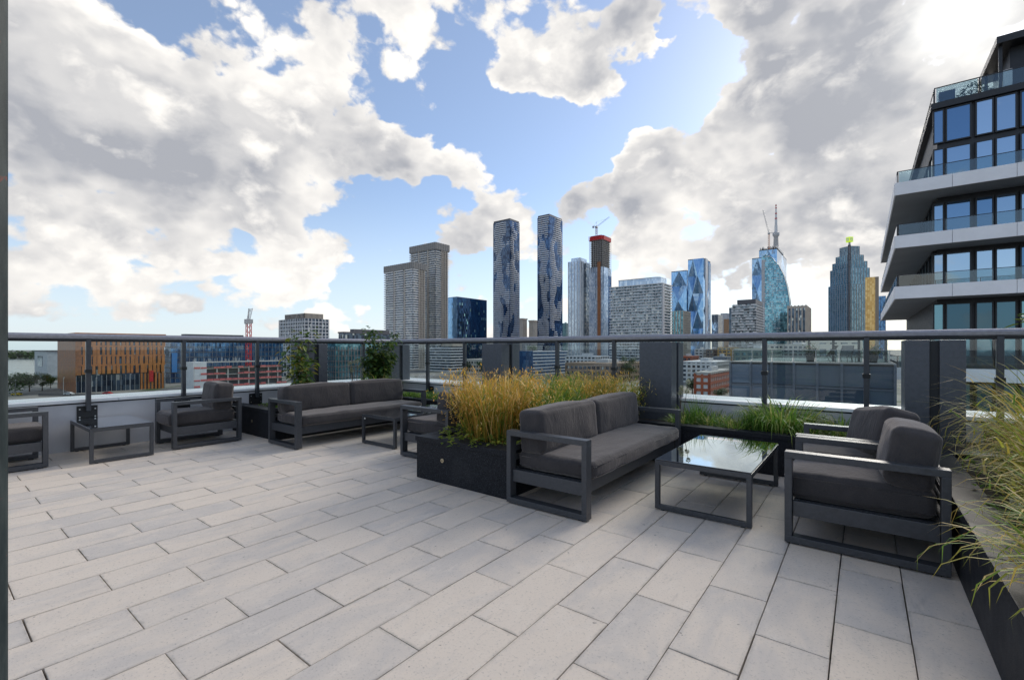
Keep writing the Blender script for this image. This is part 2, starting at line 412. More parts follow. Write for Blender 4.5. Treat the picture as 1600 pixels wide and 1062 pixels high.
# ---- clad columns
def column(label, x0, x1, y0, y1, rec):
    t = thing('metal_column', label, 'column', ((x0+x1)/2, (y0+y1)/2, 0), group=None)
    w_, d_ = (x1-x0)/2, (y1-y0)/2; zt = 1.378
    if rec == 'x':       # vertical recess on the side faces
        MB().box(-w_, w_, -d_, -.04, 0, zt).build('cladding_panel', M['column'], t, bevel=.004)
        MB().box(-w_, w_, .04, d_, 0, zt).build('cladding_panel', M['column'], t, bevel=.004)
        MB().box(-w_+.03, w_-.03, -.04, .04, 0, zt-.01).build('recess', M['recess'], t)
    else:
        MB().box(-w_, -.035, -d_, d_, 0, zt).build('cladding_panel', M['column'], t, bevel=.004)
        MB().box(.035, w_, -d_, d_, 0, zt).build('cladding_panel', M['column'], t, bevel=.004)
        MB().box(-.035, .035, -d_+.03, d_-.03, 0, zt-.01).build('recess', M['recess'], t)
column('dark metal clad column with vine shrub climbing beside it', -8.08, -7.60, 4.11, 4.52, 'x')
column('dark metal clad column at the railing corner behind the bushy shrub', -8.08, -7.60, 5.93, 6.40, 'x')
column('dark metal clad column behind the tall golden grass clump', -5.09, -4.67, 5.83, 6.32, 'x')
column('dark metal clad column behind the end of the wrinkled three-seat sofa', -2.345, -1.925, 5.83, 6.32, 'x')
column('wide dark column split by a vertical groove beside the two armchairs', .318, .743, 5.83, 6.39, 'y')

# ---- granite planters
def planter(label, x0, x1, y0, y1, faces, fitting=()):
    t = thing('stone_planter', label, 'planter', ((x0+x1)/2, (y0+y1)/2, 0))
    ox, oy = (x0+x1)/2, (y0+y1)/2; w_ = .16; mb_cap = []
    T = .05
    def wallbox(a, b, c, d_):
        MB().box(a-ox, b-ox, c-oy, d_-oy, 0, PT-T).build('granite_wall', M['granite'], t, bevel=.003)
    def cap(a, b, c, d_, along):
        L = b-a if along == 'x' else d_-c; n = max(1, round(L/1.25)); s0 = a if along == 'x' else c
        for i in range(n):
            p0, p1 = s0+L*i/n+.0015, s0+L*(i+1)/n-.0015
            m_ = MB().box(p0-ox, p1-ox, c-oy, d_-oy, PT-T, PT) if along == 'x' else MB().box(a-ox, b-ox, p0-oy, p1-oy, PT-T, PT)
            m_.build('coping_stone', M['granite'], t, bevel=.005)
    e = .012
    sx0 = x0+(w_ if 'l' in faces else 0); sx1 = x1-(w_ if 'r' in faces else 0)
    sy0 = y0+(w_ if 'f' in faces else 0)
    if 'f' in faces: wallbox(x0, x1, y0, y0+w_-.02); cap(x0-(e if 'l' in faces else 0), x1+(e if 'r' in faces else 0), y0-e, y0+w_, 'x')
    if 'l' in faces: wallbox(x0, x0+w_-.02, sy0-(.02 if 'f' in faces else 0)+.002, y1); cap(x0-e, x0+w_, sy0, y1, 'y')
    if 'r' in faces: wallbox(x1-w_+.02, x1, sy0-(.02 if 'f' in faces else 0)+.002, y1); cap(x1-w_, x1+e, sy0, y1, 'y')
    mb = MB(); nx, ny = max(2, int((sx1-sx0)/.12)), max(2, int((y1-sy0)/.12)); 
    for j in range(ny+1):
        for i in range(nx+1):
            x, y = sx0+(sx1-sx0)*i/nx, sy0+(y1-sy0)*j/ny
            mb.v.append((x-ox, y-oy, PT-.035+.03*noise.noise(Vector((x*3, y*3, 1)))))
    for j in range(ny):
        for i in range(nx):
            k = j*(nx+1)+i; mb.f.append((k, k+1, k+nx+2, k+nx+1))
    mb.build('soil', M['soil'], t, smooth=True)
    for (fx, fz) in fitting:
        a = MB().bar((fx-ox, y0-oy-.006, fz), (fx-ox, y0-oy+.01, fz), .020, 16).build('brass_outlet', M['brass'], t)
        MB().bar((fx-ox, y0-oy-.008, fz), (fx-ox, y0-oy-.005, fz), .007, 10).build('hole', M['black'], a)
planter('dark granite planter in the railing corner behind the two-cushion sofa against the vine', XL, -6.58, 3.11, YP-.003, 'fr', [(-7.28, .21)])
planter('polished dark granite planter jutting out with golden grass on top', -3.59, -2.43, 3.11, YP-.003, 'flr', [(-3.22, .22)])
planter('long low granite planter full of green sedge below the back railing', XL, 3.2, YP, YB, 'f')
planter('dark granite planter with long arching grass beside the armchairs', XR, 2.2, -5.0, YP-.003, 'l')

# ================================================================== FURNITURE
def rounded(sx, sy, sz, r, puff, seed, n=14, wr=.0065):
    """soft cushion: rounded box, bellied faces, slack wrinkles"""
    bm = bmesh.new(); bmesh.ops.create_cube(bm, size=2.0)
    bmesh.ops.subdivide_edges(bm, edges=list(bm.edges), cuts=n, use_grid_fill=True)
    hx, hy, hz = sx/2, sy/2, sz/2; rr_ = random.Random(seed); so_ = rr_.uniform(0, 50)
    for v in bm.verts:
        q = v.co.copy()
        # spread samples towards edges so that the rounding has vertices
        q = Vector([math.copysign(abs(c)**.72, c) for c in q])
        p_ = Vector((q.x*hx, q.y*hy, q.z*hz))
        inner = Vector((max(-hx+r, min(hx-r, p_.x)), max(-hy+r, min(hy-r, p_.y)), max(-hz+r, min(hz-r, p_.z))))
        dv = p_-inner
        nn = dv.normalized() if dv.length > 1e-6 else Vector((0, 0, 0))
        if dv.length > 1e-6: p_ = inner+nn*r
        k = puff*(max(0, 1-q.x*q.x)*max(0, 1-q.y*q.y)*1.0)
        p_.z += k*q.z
        k = puff*.6*(max(0, 1-q.y*q.y)*max(0, 1-q.z*q.z)); p_.x += k*q.x
        k = puff*.6*(max(0, 1-q.x*q.x)*max(0, 1-q.z*q.z)); p_.y += k*q.y
        w1 = noise.noise(Vector((p_.x*5+so_, p_.y*5, p_.z*5)))+.6*noise.noise(Vector((p_.x*16, p_.y*9+so_, p_.z*9)))
        dirn = nn if nn.length > 0 else Vector((0, 0, math.copysign(1, q.z)))
        p_ += dirn*w1*wr
        v.co = p_
    me = bpy.data.meshes.new('cushion'); bm.to_mesh(me); bm.free()
    me.polygons.foreach_set('use_smooth', [True]*len(me.polygons)); me.materials.append(M['fabric']); return me
def obj(name, me, parent, loc=(0,0,0), rot=(0,0,0)):
    o = bpy.data.objects.new(name, me); C.objects.link(o); o.parent = parent; o.location = loc; o.rotation_euler = rot; return o
def seam(parent, sx, sy, z, r):
    """welt cord round a cushion edge"""
    mb = MB(); pts = []; hx, hy = sx/2, sy/2
    for cx_, cy_, a0 in ((hx-r, hy-r, 0), (-hx+r, hy-r, 90), (-hx+r, -hy+r, 180), (hx-r, -hy+r, 270)):
        for k in range(5):
            a = R(a0+k*22.5); pts.append((cx_+r*math.cos(a), cy_+r*math.sin(a), z))
    for a, b in zip(pts, pts[1:]+pts[:1]): mb.bar(a, b, .0035, 5)
    return mb.build('piping', M['fabric'], parent, smooth=True)
AH, BT, BW = .612, .043, .08     # arm height, bar thickness, bar width
def seat_unit(name, label, cat, depth, width, ncush, seat_top, loc, rz, group=None, seed=1, tilt=(0,0,0), cush_shift=(0,0)):
    """local: faces +x; depth along x (front at 0, back at -depth), width along y (0..width)"""
    t = thing(name, label, cat, loc, rz, group)
    for y0 in (0, width-BW):
        f = MB()
        f.box(-depth, 0, y0, y0+BW, AH-BT, AH)
        f.box(-depth, 0, y0, y0+BW, .012, .012+BT)
        f.box(-BT, 0, y0, y0+BW, .012+BT, AH-BT)
        f.box(-depth, -depth+BT, y0, y0+BW, .012+BT, AH-BT)
        sf = f.build('arm_frame', M['frame'], t, bevel=.003)
        for xx in (-.06, -depth+.06):
            MB().box(xx-.022, xx+.022, y0+.018, y0+BW-.018, 0, .0125).build('glide', M['foot'], sf)
    zr0, zr1 = .185, .285
    MB().box(-BT-.035, -BT-.003, BW, width-BW, zr0, zr1).build('front_rail', M['frame'], t, bevel=.003)
    MB().box(-depth+.003, -depth+BT, BW, width-BW, zr0, zr1).build('back_rail', M['frame'], t, bevel=.003)
    for y0 in (.026, width-.026-.03):
        MB().box(-depth+BT+.002, -BT-.002, y0, y0+.03, zr0, zr1).build('side_rail', M['frame'], t, bevel=.003)
    for z in (.37, .45, .53):
        MB().box(-depth+.006, -depth+.030, BW, width-BW, z-.022, z+.022).build('back_slat', M['frame'], t, bevel=.003)
    deck = MB()
    ns = max(5, int(width/.16))
    for i in range(ns):
        y = BW+.04+(width-2*BW-.08)*i/(ns-1); deck.box(-depth+BT, -BT-.035, y-.025, y+.025, zr1-.022, zr1-.006)
    deck.build('seat_slats', M['frame'], t, kind='stuff')
    cw = width-2*BW-.012; cd = depth-.035; ch = seat_top-zr1
    s = obj('seat_cushion', rounded(cd, cw, ch, .05, .016, seed, 34 if ncush > 1 else 24), t, (-cd/2+.015, width/2, zr1+ch/2))
    seam(s, cd, cw, ch/2-.035, .05); seam(s, cd, cw, -ch/2+.035, .05)
    bw = cw/ncush-.006; bh = .36
    for i in range(ncush):
        y = BW+.006+cw*(i+.5)/ncush
        r3 = random.Random(seed*7+i)
        b = obj('back_cushion', rounded(.235, bw, bh, .045, .026, seed*10+i, 26), t,
                (-depth+.045+.1175+.01+cush_shift[0], y+cush_shift[1], seat_top+bh/2-.012),
                (tilt[0]+r3.uniform(-.012, .012), R(-5)+tilt[1], tilt[2]+r3.uniform(-.02, .02)))
    return t
G_CH = 'black metal armchairs with charcoal cushions'
seat_unit('outdoor_sofa', 'two-cushion charcoal sofa facing the glass table beside the jutting planter', 'sofa', .755, 2.23, 2, .428, (-1.635, 3.05, 0), 0, None, 3)
seat_unit('outdoor_sofa', 'two-cushion charcoal sofa with the vine shrub rising behind its back', 'sofa', .755, 2.20, 2, .428, (-5.745, 2.985, 0), 0, None, 5)
seat_unit('armchair', 'square black armchair with tilted bulky back cushion against the right-hand granite planter', 'armchair', .815, .735, 1, .462, (-.42, 4.285, 0), math.pi, None, 8, (0, R(-4), .05))
seat_unit('armchair', 'black armchair wedged between its twin armchair and the long sedge planter', 'armchair', .815, .735, 1, .462, (-.435, 5.045, 0), math.pi, None, 11, (R(7), R(-10), .38), (.10, -.02))
seat_unit('armchair', 'black armchair with bulky cushion between the side table and vine planter', 'armchair', .81, .73, 1, .462, (-7.70, 2.03, 0), R(-90), None, 14, (0, 0, -.06))
seat_unit('armchair', 'black armchair cut off by the door jamb, facing the side table', 'armchair', .81, .73, 1, .445, (-7.06, .915, 0), R(90), None, 17)
seat_unit('armchair', 'black armchair backed against the jutting golden grass planter', 'armchair', .815, .72, 1, .445, (-4.455, 4.32, 0), math.pi, None, 19)
def table(label, x0, x1, y0, y1, zt=.398, axis='y'):
    t = thing('coffee_table', label, 'table', ((x0+x1)/2, (y0+y1)/2, 0)); w_, d_ = (x1-x0)/2, (y1-y0)/2; b = .036
    for s in (-1, 1):
        f = MB()
        if axis == 'y':   # leg loops across the ends
            ya, yb = (d_-b, d_) if s > 0 else (-d_, -d_+b)
            f.box(-w_, -w_+b, ya, yb, .008, zt-b); f.box(w_-b, w_, ya, yb, .008, zt-b); f.box(-w_+b, w_-b, ya, yb, .008, .008+b)
        else:
            xa, xb = (w_-b, w_) if s > 0 else (-w_, -w_+b)
            f.box(xa, xb, -d_, -d_+b, .008, zt-b); f.box(xa, xb, d_-b, d_, .008, zt-b); f.box(xa, xb, -d_+b, d_-b, .008, .008+b)
        lf = f.build('leg_frame', M['frame'], t, bevel=.003)
        for sx_ in (-1, 1):
            cx_, cy_ = (sx_*(w_-.06), s*(d_-b/2)) if axis == 'y' else (s*(w_-b/2), sx_*(d_-.06))
            MB().box(cx_-.014, cx_+.014, cy_-.014, cy_+.014, 0, .0085).build('glide', M['foot'], lf)
    f = MB(); f.box(-w_, w_, -d_, -d_+b, zt-b, zt); f.box(-w_, w_, d_-b, d_, zt-b, zt); f.box(-w_, -w_+b, -d_+b, d_-b, zt-b, zt); f.box(w_-b, w_, -d_+b, d_-b, zt-b, zt)
    f.build('top_frame', M['frame'], t, bevel=.003)
    MB().box(-w_+.004, w_-.004, -d_+.004, d_-.004, zt+.002, zt+.009).build('glass_top', M['table_glass'], t, bevel=.0015)
    return t
table('low glass coffee table between the right sofa and the paired armchairs', -1.342, -.636, 3.66, 4.97)
tm = table('low glass coffee table in front of the sofa by the vine shrub', -5.48, -4.77, 3.77, 5.06)
MB().box(-.30, -.275, -.6452, -.6450+.0002, .335, .352).build('paper_tag', M['label'], tm)
table('small glass side table against the parapet wall between two armchairs', -7.90, -6.86, 1.215, 1.80, .395, 'x')

# ---- steel door jamb right beside the viewpoint
jm, jn, jb = mat('weathered_green_steel'); jc = jn.coord('Object')
jf = jn.noise(jn.vmath('MULTIPLY', jc, (1, 1, .25)), 14, 6, .65)
jcol = jn.mix(jn.mr(jf, .35, .7), (.012, .022, .025, 1), (.05, .065, .065, 1))
jcol = jn.mix(jn.mr(jn.noise(jc, 22, 4, .6), .64, .70), jcol, (.16, .05, .04, 1))
jn.put(jb.inputs['Base Color'], jcol); jb.inputs['Roughness'].default_value = .6; jb.inputs['Specular IOR Level'].default_value = .3
jp = at(10.5, .95)
jt = thing('door_jamb', 'weathered dark green steel door jamb beside the doorway', 'door jamb', (jp.x, jp.y, 0), YAW)
MB().box(-.21, -.050, -.03, .05, 0, 2.9).build('frame', jm, jt, bevel=.004)
MB().box(-.0505, -.036, -.012, .035, 0, 2.9).build('stop_strip', jm, jt, bevel=.004)

# ================================================================== PLANTS
def blade(mb, x, y, z, az, L, wid, lean, droop, tint, rnd, seg=4):
    i = len(mb.v); ca, sa = math.cos(az), math.sin(az); px, py, pz = x, y, z; th = lean
    wx, wy = -sa*wid/2, ca*wid/2; tw = rnd.uniform(-.6, .6)
    wx, wy = wx*math.cos(tw)-wy*math.sin(tw), wx*math.sin(tw)+wy*math.cos(tw)
    for k in range(seg):
        f = 1-.75*(k/seg)**1.5
        mb.v += [(px-wx*f, py-wy*f, pz), (px+wx*f, py+wy*f, pz)]; mb.t += [min(1, tint+.10*k/seg-.05)]*2
        s = L/seg; px += math.sin(th)*ca*s; py += math.sin(th)*sa*s; pz += math.cos(th)*s; th += droop/seg*(k+1)/seg*2
    mb.v.append((px, py, pz)); mb.t.append(min(1, tint+.12))
    for k in range(seg-1): j = i+2*k; mb.f.append((j, j+1, j+3, j+2))
    j = i+2*(seg-1); mb.f.append((j, j+1, j+2)); return (px, py, pz)
def leaf(mb, p_, az, el, L, wd, tint):
    i = len(mb.v); d_ = Vector((math.cos(az)*math.cos(el), math.sin(az)*math.cos(el), math.sin(el)))
    s_ = Vector((-math.sin(az), math.cos(az), 0)); up = s_.cross(d_)*-1
    P_ = Vector(p_)
    pts = [P_, P_+d_*L*.35+s_*wd*.5+up*wd*.15, P_+d_*L*.75+s_*wd*.36+up*wd*.05-Vector((0,0,L*.05)), P_+d_*L-Vector((0,0,L*.15)), P_+d_*L*.75-s_*wd*.36+up*wd*.05-Vector((0,0,L*.05)), P_+d_*L*.35-s_*wd*.5+up*wd*.15]
    mb.v += [tuple(q) for q in pts]; mb.t += [tint]*6
    mb.f += [(i, i+1, i+2, i+3), (i, i+3, i+4, i+5)]
def grass(label, x, y, r, h, n, m, spread=.5, droop=.9, wid=.006, tint=(.2, .9), seeds=0, name='ornamental_grass', group=None, seed=0, z=PT-.03, low=0, seg=4, leafy=0):
    rnd = random.Random(seed*13+int(x*100)); mb = MB(); sb = MB()
    t = thing(name, label, 'grass', (x, y, z), group=group)
    for i in range(n):
        a = rnd.uniform(0, 6.283); q = math.sqrt(rnd.random())*r*.55
        out = a+rnd.uniform(-.7, .7); L = h*rnd.uniform(.4, 1.0)**.8*1.12
        ti = rnd.uniform(*tint)
        tip = blade(mb, math.cos(a)*q, math.sin(a)*q, -.01, out, L, wid*rnd.uniform(.6, 1.3), abs(rnd.gauss(0, spread*.5))+spread*.12, droop*rnd.uniform(.4, 1.6), ti, rnd, seg)
        for k in range(leafy if rnd.random() < .8 else 0):
            f = rnd.uniform(.15, .9); b0 = (math.cos(a)*q, math.sin(a)*q)
            blade(mb, b0[0]+(tip[0]-b0[0])*f**1.3, b0[1]+(tip[1]-b0[1])*f**1.3, tip[2]*f, rnd.uniform(0, 6.28), rnd.uniform(.09, .19), rnd.uniform(.008, .014), rnd.uniform(.4, 1.0), 1.6, min(1, max(0, ti+rnd.uniform(-.35, .25))), rnd, 3)
        if seeds and i % seeds == 0:
            for k in range(rnd.randint(3, 6)):
                dz = rnd.uniform(-.16, .01)
                leaf(sb, (tip[0]+rnd.uniform(-.035, .035), tip[1]+rnd.uniform(-.035, .035), tip[2]+dz), rnd.uniform(0, 6.28), rnd.uniform(-1.3, .3), rnd.uniform(.022, .04), .012, rnd.uniform(.5, 1))
    for i in range(low):
        a = rnd.uniform(0, 6.283); q = math.sqrt(rnd.random())*r*1.1
        leaf(mb, (math.cos(a)*q, math.sin(a)*q, rnd.uniform(.0, .08)), rnd.uniform(0, 6.28), rnd.uniform(-.2, .9), rnd.uniform(.03, .08), .03, rnd.uniform(.05, .32))
    mb.build('blades', m, t)
    if sb.v: sb.build('seed_spikelets', m, t)
    return t
# central planter: golden oat grass, then greener clumps behind it
grass('tall golden oat grass clump at the front of the jutting granite planter', -2.97, 3.64, .56, .72, 950, M['gold'], .34, .75, .008, (.1, .95), 2, seed=1, low=650, leafy=2)
grass('golden oat grass clump on the planter edge behind the cut-off armchair back', -3.22, 4.02, .42, .60, 550, M['gold'], .40, .8, .0065, (.25, .9), 3, seed=2, low=60, leafy=2)
grass('green grass mound growing between the golden clump and the sofa back', -2.80, 4.22, .55, .58, 700, M['mixed'], .55, 1.0, .009, (.0, .5), 9, seed=3, low=120, leafy=2)
grass('green and amber grass clump in the middle of the jutting planter', -3.05, 4.68, .55, .62, 620, M['mixed'], .45, .9, .008, (.0, .75), 4, seed=4, leafy=2)
grass('amber seeded grass clump behind the middle of the wrinkled sofa', -2.78, 5.05, .42, .60, 550, M['gold'], .38, .8, .0065, (.0, .8), 2, seed=5, leafy=2)
grass('amber grass clump filling the corner between the jutting and back planters', -2.95, 5.62, .48, .62, 560, M['gold'], .40, .8, .0065, (.05, .85), 2, seed=6, leafy=2)
grass('yellowing grass clump just left of the column behind the sofa', -2.55, 5.66, .30, .56, 500, M['mixed'], .40, .8, .0065, (.3, 1.), 3, seed=7, leafy=2)
grass('yellow-green grass clump along the back railing behind the golden clump', -3.60, 5.72, .50, .62, 520, M['mixed'], .45, .9, .0065, (.1, .9), 4, seed=8, leafy=2)
grass('green grass clump below the railing left of the golden grass', -4.25, 5.72, .45, .46, 600, M['mixed'], .5, 1., .0065, (.0, .7), 6, seed=9, leafy=2)
# back planter, right of the column: sedge
SG = 'low sedge tufts in the long back planter'
sl = 'short green sedge tuft in the long planter under the back railing'
rnd = random.Random(5)
for i, (x, y, r_, h) in enumerate([(-1.72, 5.66, .28, .22), (-1.42, 5.85, .32, .28), (-1.12, 5.64, .30, .24), (.04, 5.68, .32, .26), (.22, 5.62, .28, .22), (-.18, 5.92, .32, .3), (-.50, 5.62, .28, .2), (-1.72, 5.98, .26, .26), (1.35, 5.75, .3, .26)]):
    grass(sl if i < 8 else 'short green sedge tuft behind the tall grasses beyond the grooved column', x, y, r_, h, 300, M['sedge'], 1.3, 1.8, .009, (.05, 1.), 0, 'sedge_tuft', SG, 20+i, seg=3)
grass('large arching bright green grass mound beyond the right coffee table', -.72, 5.84, .50, .48, 640, M['sedge'], .85, 2.8, .016, (.35, .95), 0, 'sedge_mound', None, 31)
grass('spiky upright dark green grass tuft beyond the right coffee table', -.92, 5.62, .22, .27, 330, M['sedge'], .45, .5, .007, (.0, .5), 0, 'sedge_mound', None, 32)
grass('thin spiky grass tuft beside the column behind the sofa', -1.60, 5.80, .18, .36, 110, M['sedge'], .5, .5, .006, (.0, .6), 0, 'sedge_mound', None, 33)
# left bay of the back planter
GG = 'low green tufts behind the vine-side sofa'
for i, (x, y, r_, h) in enumerate([(-6.3, 5.70, .34, .22), (-5.8, 5.66, .30, .24), (-5.4, 5.70, .30, .24), (-4.85, 5.66, .26, .24), (-6.8, 5.72, .3, .2), (-7.1, 4.85, .3, .22), (-7.2, 3.5, .3, .18), (-6.95, 3.9, .25, .16)]):
    grass('low feathery green tuft in the planter behind the vine-side sofa', x, y, r_, h, 300, M['sedge'], 1.1, 1.5, .009, (.1, .9), 0, 'sedge_tuft', GG, 40+i, seg=3, low=60)
# right planter: long arching grass
for i, (lab, x, y, r_, h, n, ti) in enumerate([
  ('tall tangled yellow-green grass clump next to the grooved column', 1.18, 4.70, .50, .86, 480, (.35, 1.)),
  ('long arching straw-coloured grass clump behind the near armchair', 1.06, 4.05, .46, .72, 480, (.4, 1.)),
  ('bright green and straw grass clump overhanging the granite edge', .96, 3.45, .40, .56, 460, (.2, .9)),
  ('low arching grass clump spilling over the granite edge beside the seed heads', .86, 2.90, .38, .50, 400, (.1, 1.)),
  ('low green and rust grass clump at the open end of the granite planter', .74, 2.38, .40, .54, 420, (.15, 1.)),
  ('upright straw grass clump at the far end of the right planter', 1.25, 5.05, .45, .98, 360, (.4, 1.))]):
    grass(lab, x, y, r_, h, n, M['mixed'], .62, 2.1, .0125, ti, 0, seed=60+i, seg=7, low=120 if i < 3 else 0, leafy=1 if i < 3 else 0)
# round seed heads
def allium(label, x, y, heads, h, group, seed, z=PT-.03):
    rnd = random.Random(seed); t = thing('seed_head_plant', label, 'plant', (x, y, z), group=group)
    st = MB()
    for k in range(heads):
        hd = MB(); a = rnd.uniform(0, 6.28); q = rnd.uniform(.02, .14); hh = h*rnd.uniform(.75, 1.1); p_ = Vector((math.cos(a)*q, math.sin(a)*q, hh))
        st.bar((p_.x*.2, p_.y*.2, 0), tuple(p_), .003, 5)
        for j in range(70):
            u = Vector((rnd.gauss(0, 1), rnd.gauss(0, 1), rnd.gauss(0, 1))).normalized()
            leaf(hd, p_+u*.012, math.atan2(u.y, u.x), math.asin(max(-1, min(1, u.z))), .024, .010, rnd.random())
        hd.build('seed_head', M['flower'], t)
    st.build('stems', M['stem'], t)
allium('pale round seed heads leaning over the right granite edge', .66, 3.22, 4, .16, None, 3)
allium('cluster of pale round seed heads beside the column behind the sofa', -1.78, 5.72, 5, .48, None, 4)
allium('white seed heads standing between the two shrubs by the railing', -7.25, 4.85, 9, .62, None, 5)
def shrub(label, x, y, h, stems, leaves, spread, tint, seed, lw=.06, z=PT-.03):
    rnd = random.Random(seed); t = thing('shrub', label, 'shrub', (x, y, z)); st = MB(); lv = MB()
    for k in range(stems):
        a = rnd.uniform(0, 6.28); p_ = Vector((rnd.uniform(-.05, .05), rnd.uniform(-.05, .05), 0)); n = 9; hh = h*rnd.uniform(.55, 1.0)
        dx, dy = math.cos(a)*spread*rnd.uniform(.2, 1), math.sin(a)*spread*rnd.uniform(.2, 1)
        for j in range(n):
            f = (j+1)/n
            q = Vector((dx*f**1.1+rnd.gauss(0, .025), dy*f**1.1+rnd.gauss(0, .025), hh*f))
            st.bar(tuple(p_), tuple(q), .006*(1.15-f*.9), 5, .006*(1.05-f*.9))
            for i in range(max(1, leaves//(stems*n))):
                w_ = p_.lerp(q, rnd.random())
                b = rnd.uniform(0, 6.28); tw = Vector((math.cos(b), math.sin(b), rnd.uniform(-.3, .7)))*rnd.uniform(.01, .09)
                leaf(lv, w_+tw, b, rnd.uniform(-.9, .5), lw*rnd.uniform(.6, 1.3), lw*.62*rnd.uniform(.8, 1.2), rnd.uniform(*tint))
            p_ = q
    st.build('stems', M['stem'], t, smooth=True); lv.build('foliage', M['leaf'], t)
shrub('sparse round-leaved vine shrub climbing above the handrail behind the sofa', -7.35, 3.98, 1.30, 7, 620, .40, (.3, 1.), 2, .10)
shrub('dense dark bushy shrub by the corner column behind the sofa', -7.22, 5.33, 1.30, 12, 2300, .40, (0, .85), 9, .085)
grass('strappy yellow-green grass in front of the dense corner shrub', -7.0, 5.15, .3, .62, 260, M['sedge'], .6, 1.6, .014, (.4, .95), 0, 'ornamental_grass', None, 77)

# ================================================================== CITY
conc = plain('concrete', (.42, .40, .37), .85, 0, .15, .4)
white = plain('white_render', (.66, .66, .66), .7, 0, .08, .3)
lightg = plain('light_grey_panel', (.50, .50, .50), .6, 0, .1, .3)
beige = plain('beige_precast', (.47, .41, .34), .8, 0, .1, .3)
darkg = plain('dark_grey_cladding', (.10, .10, .11), .6, 0, .15, .3)
tan = plain('tan_brick', (.42, .24, .14), .85, 0, .15, .5)
orange = plain('terracotta_cladding', (.46, .17, .045), .6, 0, .18, .35)
dorange = plain('dark_terracotta', (.30, .115, .042), .6, 0, .2, .35)
brick = plain('red_brick', (.40, .10, .045), .85, 0, .25, 1.2)
red = plain('red_netting', (.55, .025, .03), .7, 0, .15, .5)
pink = plain('pink_edge_netting', (.62, .16, .15), .8, 0, .2, .5)
ochre = plain('ochre_brick', (.52, .32, .10), .8, 0, .15, .5)
gold_m = windows('gold_glass', (.62, .36, .11), (.85, .56, .22), 3, 3.6, .7, .25)
steel = plain('galvanised_steel', (.40, .40, .40), .5, .6, .1, 1)
def ends(px0, D, d_, px1):
    """metres along direction d_ from the point (px0, D) until it is seen at px1"""
    c = at(px0, D); a = (px1-800)/FPX
    r0, f0 = c.x*CS+c.y*SN, -c.x*SN+c.y*CS; dr, df = d_.x*CS+d_.y*SN, -d_.x*SN+d_.y*CS
    return (a*f0-r0)/(dr-a*df)
def building(name, label, xl, xc, xr, ytop, D, ang=0., cat='building', zbase=GZ):
    """near vertical edge at pixel xc, depth D; left and right walls run back until they are seen at xl and xr"""
    c = at(xc, D); dl = Vector((-math.cos(ang), -math.sin(ang))); dr = Vector((-math.sin(ang), math.cos(ang)))
    Wd = ends(xc, D, dl, xl); Ld = ends(xc, D, dr, xr) if xr > xc else 25.
    if xr is None: Ld = 25
    t = thing(name, label, cat, (c.x, c.y, zbase), ang); H = zof(ytop, D)-zbase
    return t, Wd, Ld, H
def core(t, Wd, Ld, H, m, inset=.0, name='facade', z0=0.):
    return MB().box(-Wd+inset, -inset, inset, Ld-inset, z0, H).build(name, m, t)
def slabs(t, Wd, Ld, z0, H, pitch, th, out, m, name='floor_slabs', sides='lr', l0=0., l1=1.):
    mb = MB(); z = z0
    while z < H-.3:
        mb.box(-Wd-out, out, -out, Ld+out, z, z+th); z += pitch
    return mb.build(name, m, t, kind='stuff')
def fins(t, Wd, Ld, z0, H, pu, wd, out, m, name='mullions', left=True, right=True):
    mb = MB()
    if left:
        n = max(1, round(Wd/pu))
        for i in range(n+1):
            x = -Wd*i/n; mb.box(x-wd/2, x+wd/2, -out, .02, z0, H)
    if right:
        n = max(1, round(Ld/pu))
        for i in range(n+1):
            y = Ld*i/n; mb.box(-.02, out, y-wd/2, y+wd/2, z0, H)
            mb.box(-Wd-out, -Wd+.02, y-wd/2, y+wd/2, z0, H)
    return mb.build(name, m, t, kind='stuff')
def roofbox(t, Wd, Ld, H, h, m, inx=.2, iny=.2, name='roof_plant'):
    return MB().box(-Wd*(1-inx), -Wd*inx, Ld*iny, Ld*(1-iny), H, H+h).build(name, m, t)

gl_blue = windows('blue_office_glass', (.03, .09, .22), (.12, .26, .46), 1.5, 3.6, .75, .06)
gl_dark = windows('dark_glass', (.02, .03, .05), (.10, .14, .19), 1.5, 3.2, .6, .1, (.45, .47, .45), .06)
gl_teal = windows('teal_glass', (.05, .15, .19), (.20, .42, .48), 1.5, 3.4, .75, .08)
gl_pale = windows('pale_blue_glass', (.36, .44, .54), (.72, .78, .84), 1.6, 3.2, .6, .12)
gl_navy = windows('navy_box_glass', (.01, .035, .10), (.02, .10, .24), 1.6, 3.8, .8, .05, (.30, .55, .55), .035, .35)
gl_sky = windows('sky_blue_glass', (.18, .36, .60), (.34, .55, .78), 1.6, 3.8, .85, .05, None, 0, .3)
gl_cond = windows('condo_glass', (.05, .07, .10), (.28, .33, .38), 2.2, 2.95, .55, .12, (.42, .40, .36), .12)

# --- waterfront, left
t, a, b, H = building('warehouse', 'pale grey waterfront shed with one tall dark window', 54, 74, 100, 549, 420)
core(t, a, b, H, lightg); MB().box(-a*.72, -a*.35, -.3, .1, H*.35, H*.8).build('window', gl_dark, t); MB().box(-a-1, 1, -1, b+1, H, H+.8).build('roof', darkg, t)
t, a, b, H = building('orange_building', 'wide terracotta-clad campus building with tall slot windows and a red banner', 91, 119, 258, 519.5, 260)
core(t, a, b, H-2, gl_dark, .3); 
mb = MB(); rq = random.Random(4)
nb = 19
for fl in range(4):
    z0, z1 = 10+fl*(H-12)/4, 10+(fl+1)*(H-12)/4
    for i in range(nb):
        y0 = b*i/nb; wd_ = b/nb*rq.choice((.58, .68, .78)); sh = rq.uniform(0, .3)*b/nb
        mb.box(-.3, .35, y0+sh, y0+sh+wd_, z0+.4, z1)
    mb.box(-.3, .28, 0, b, z1-.5, z1+.4)
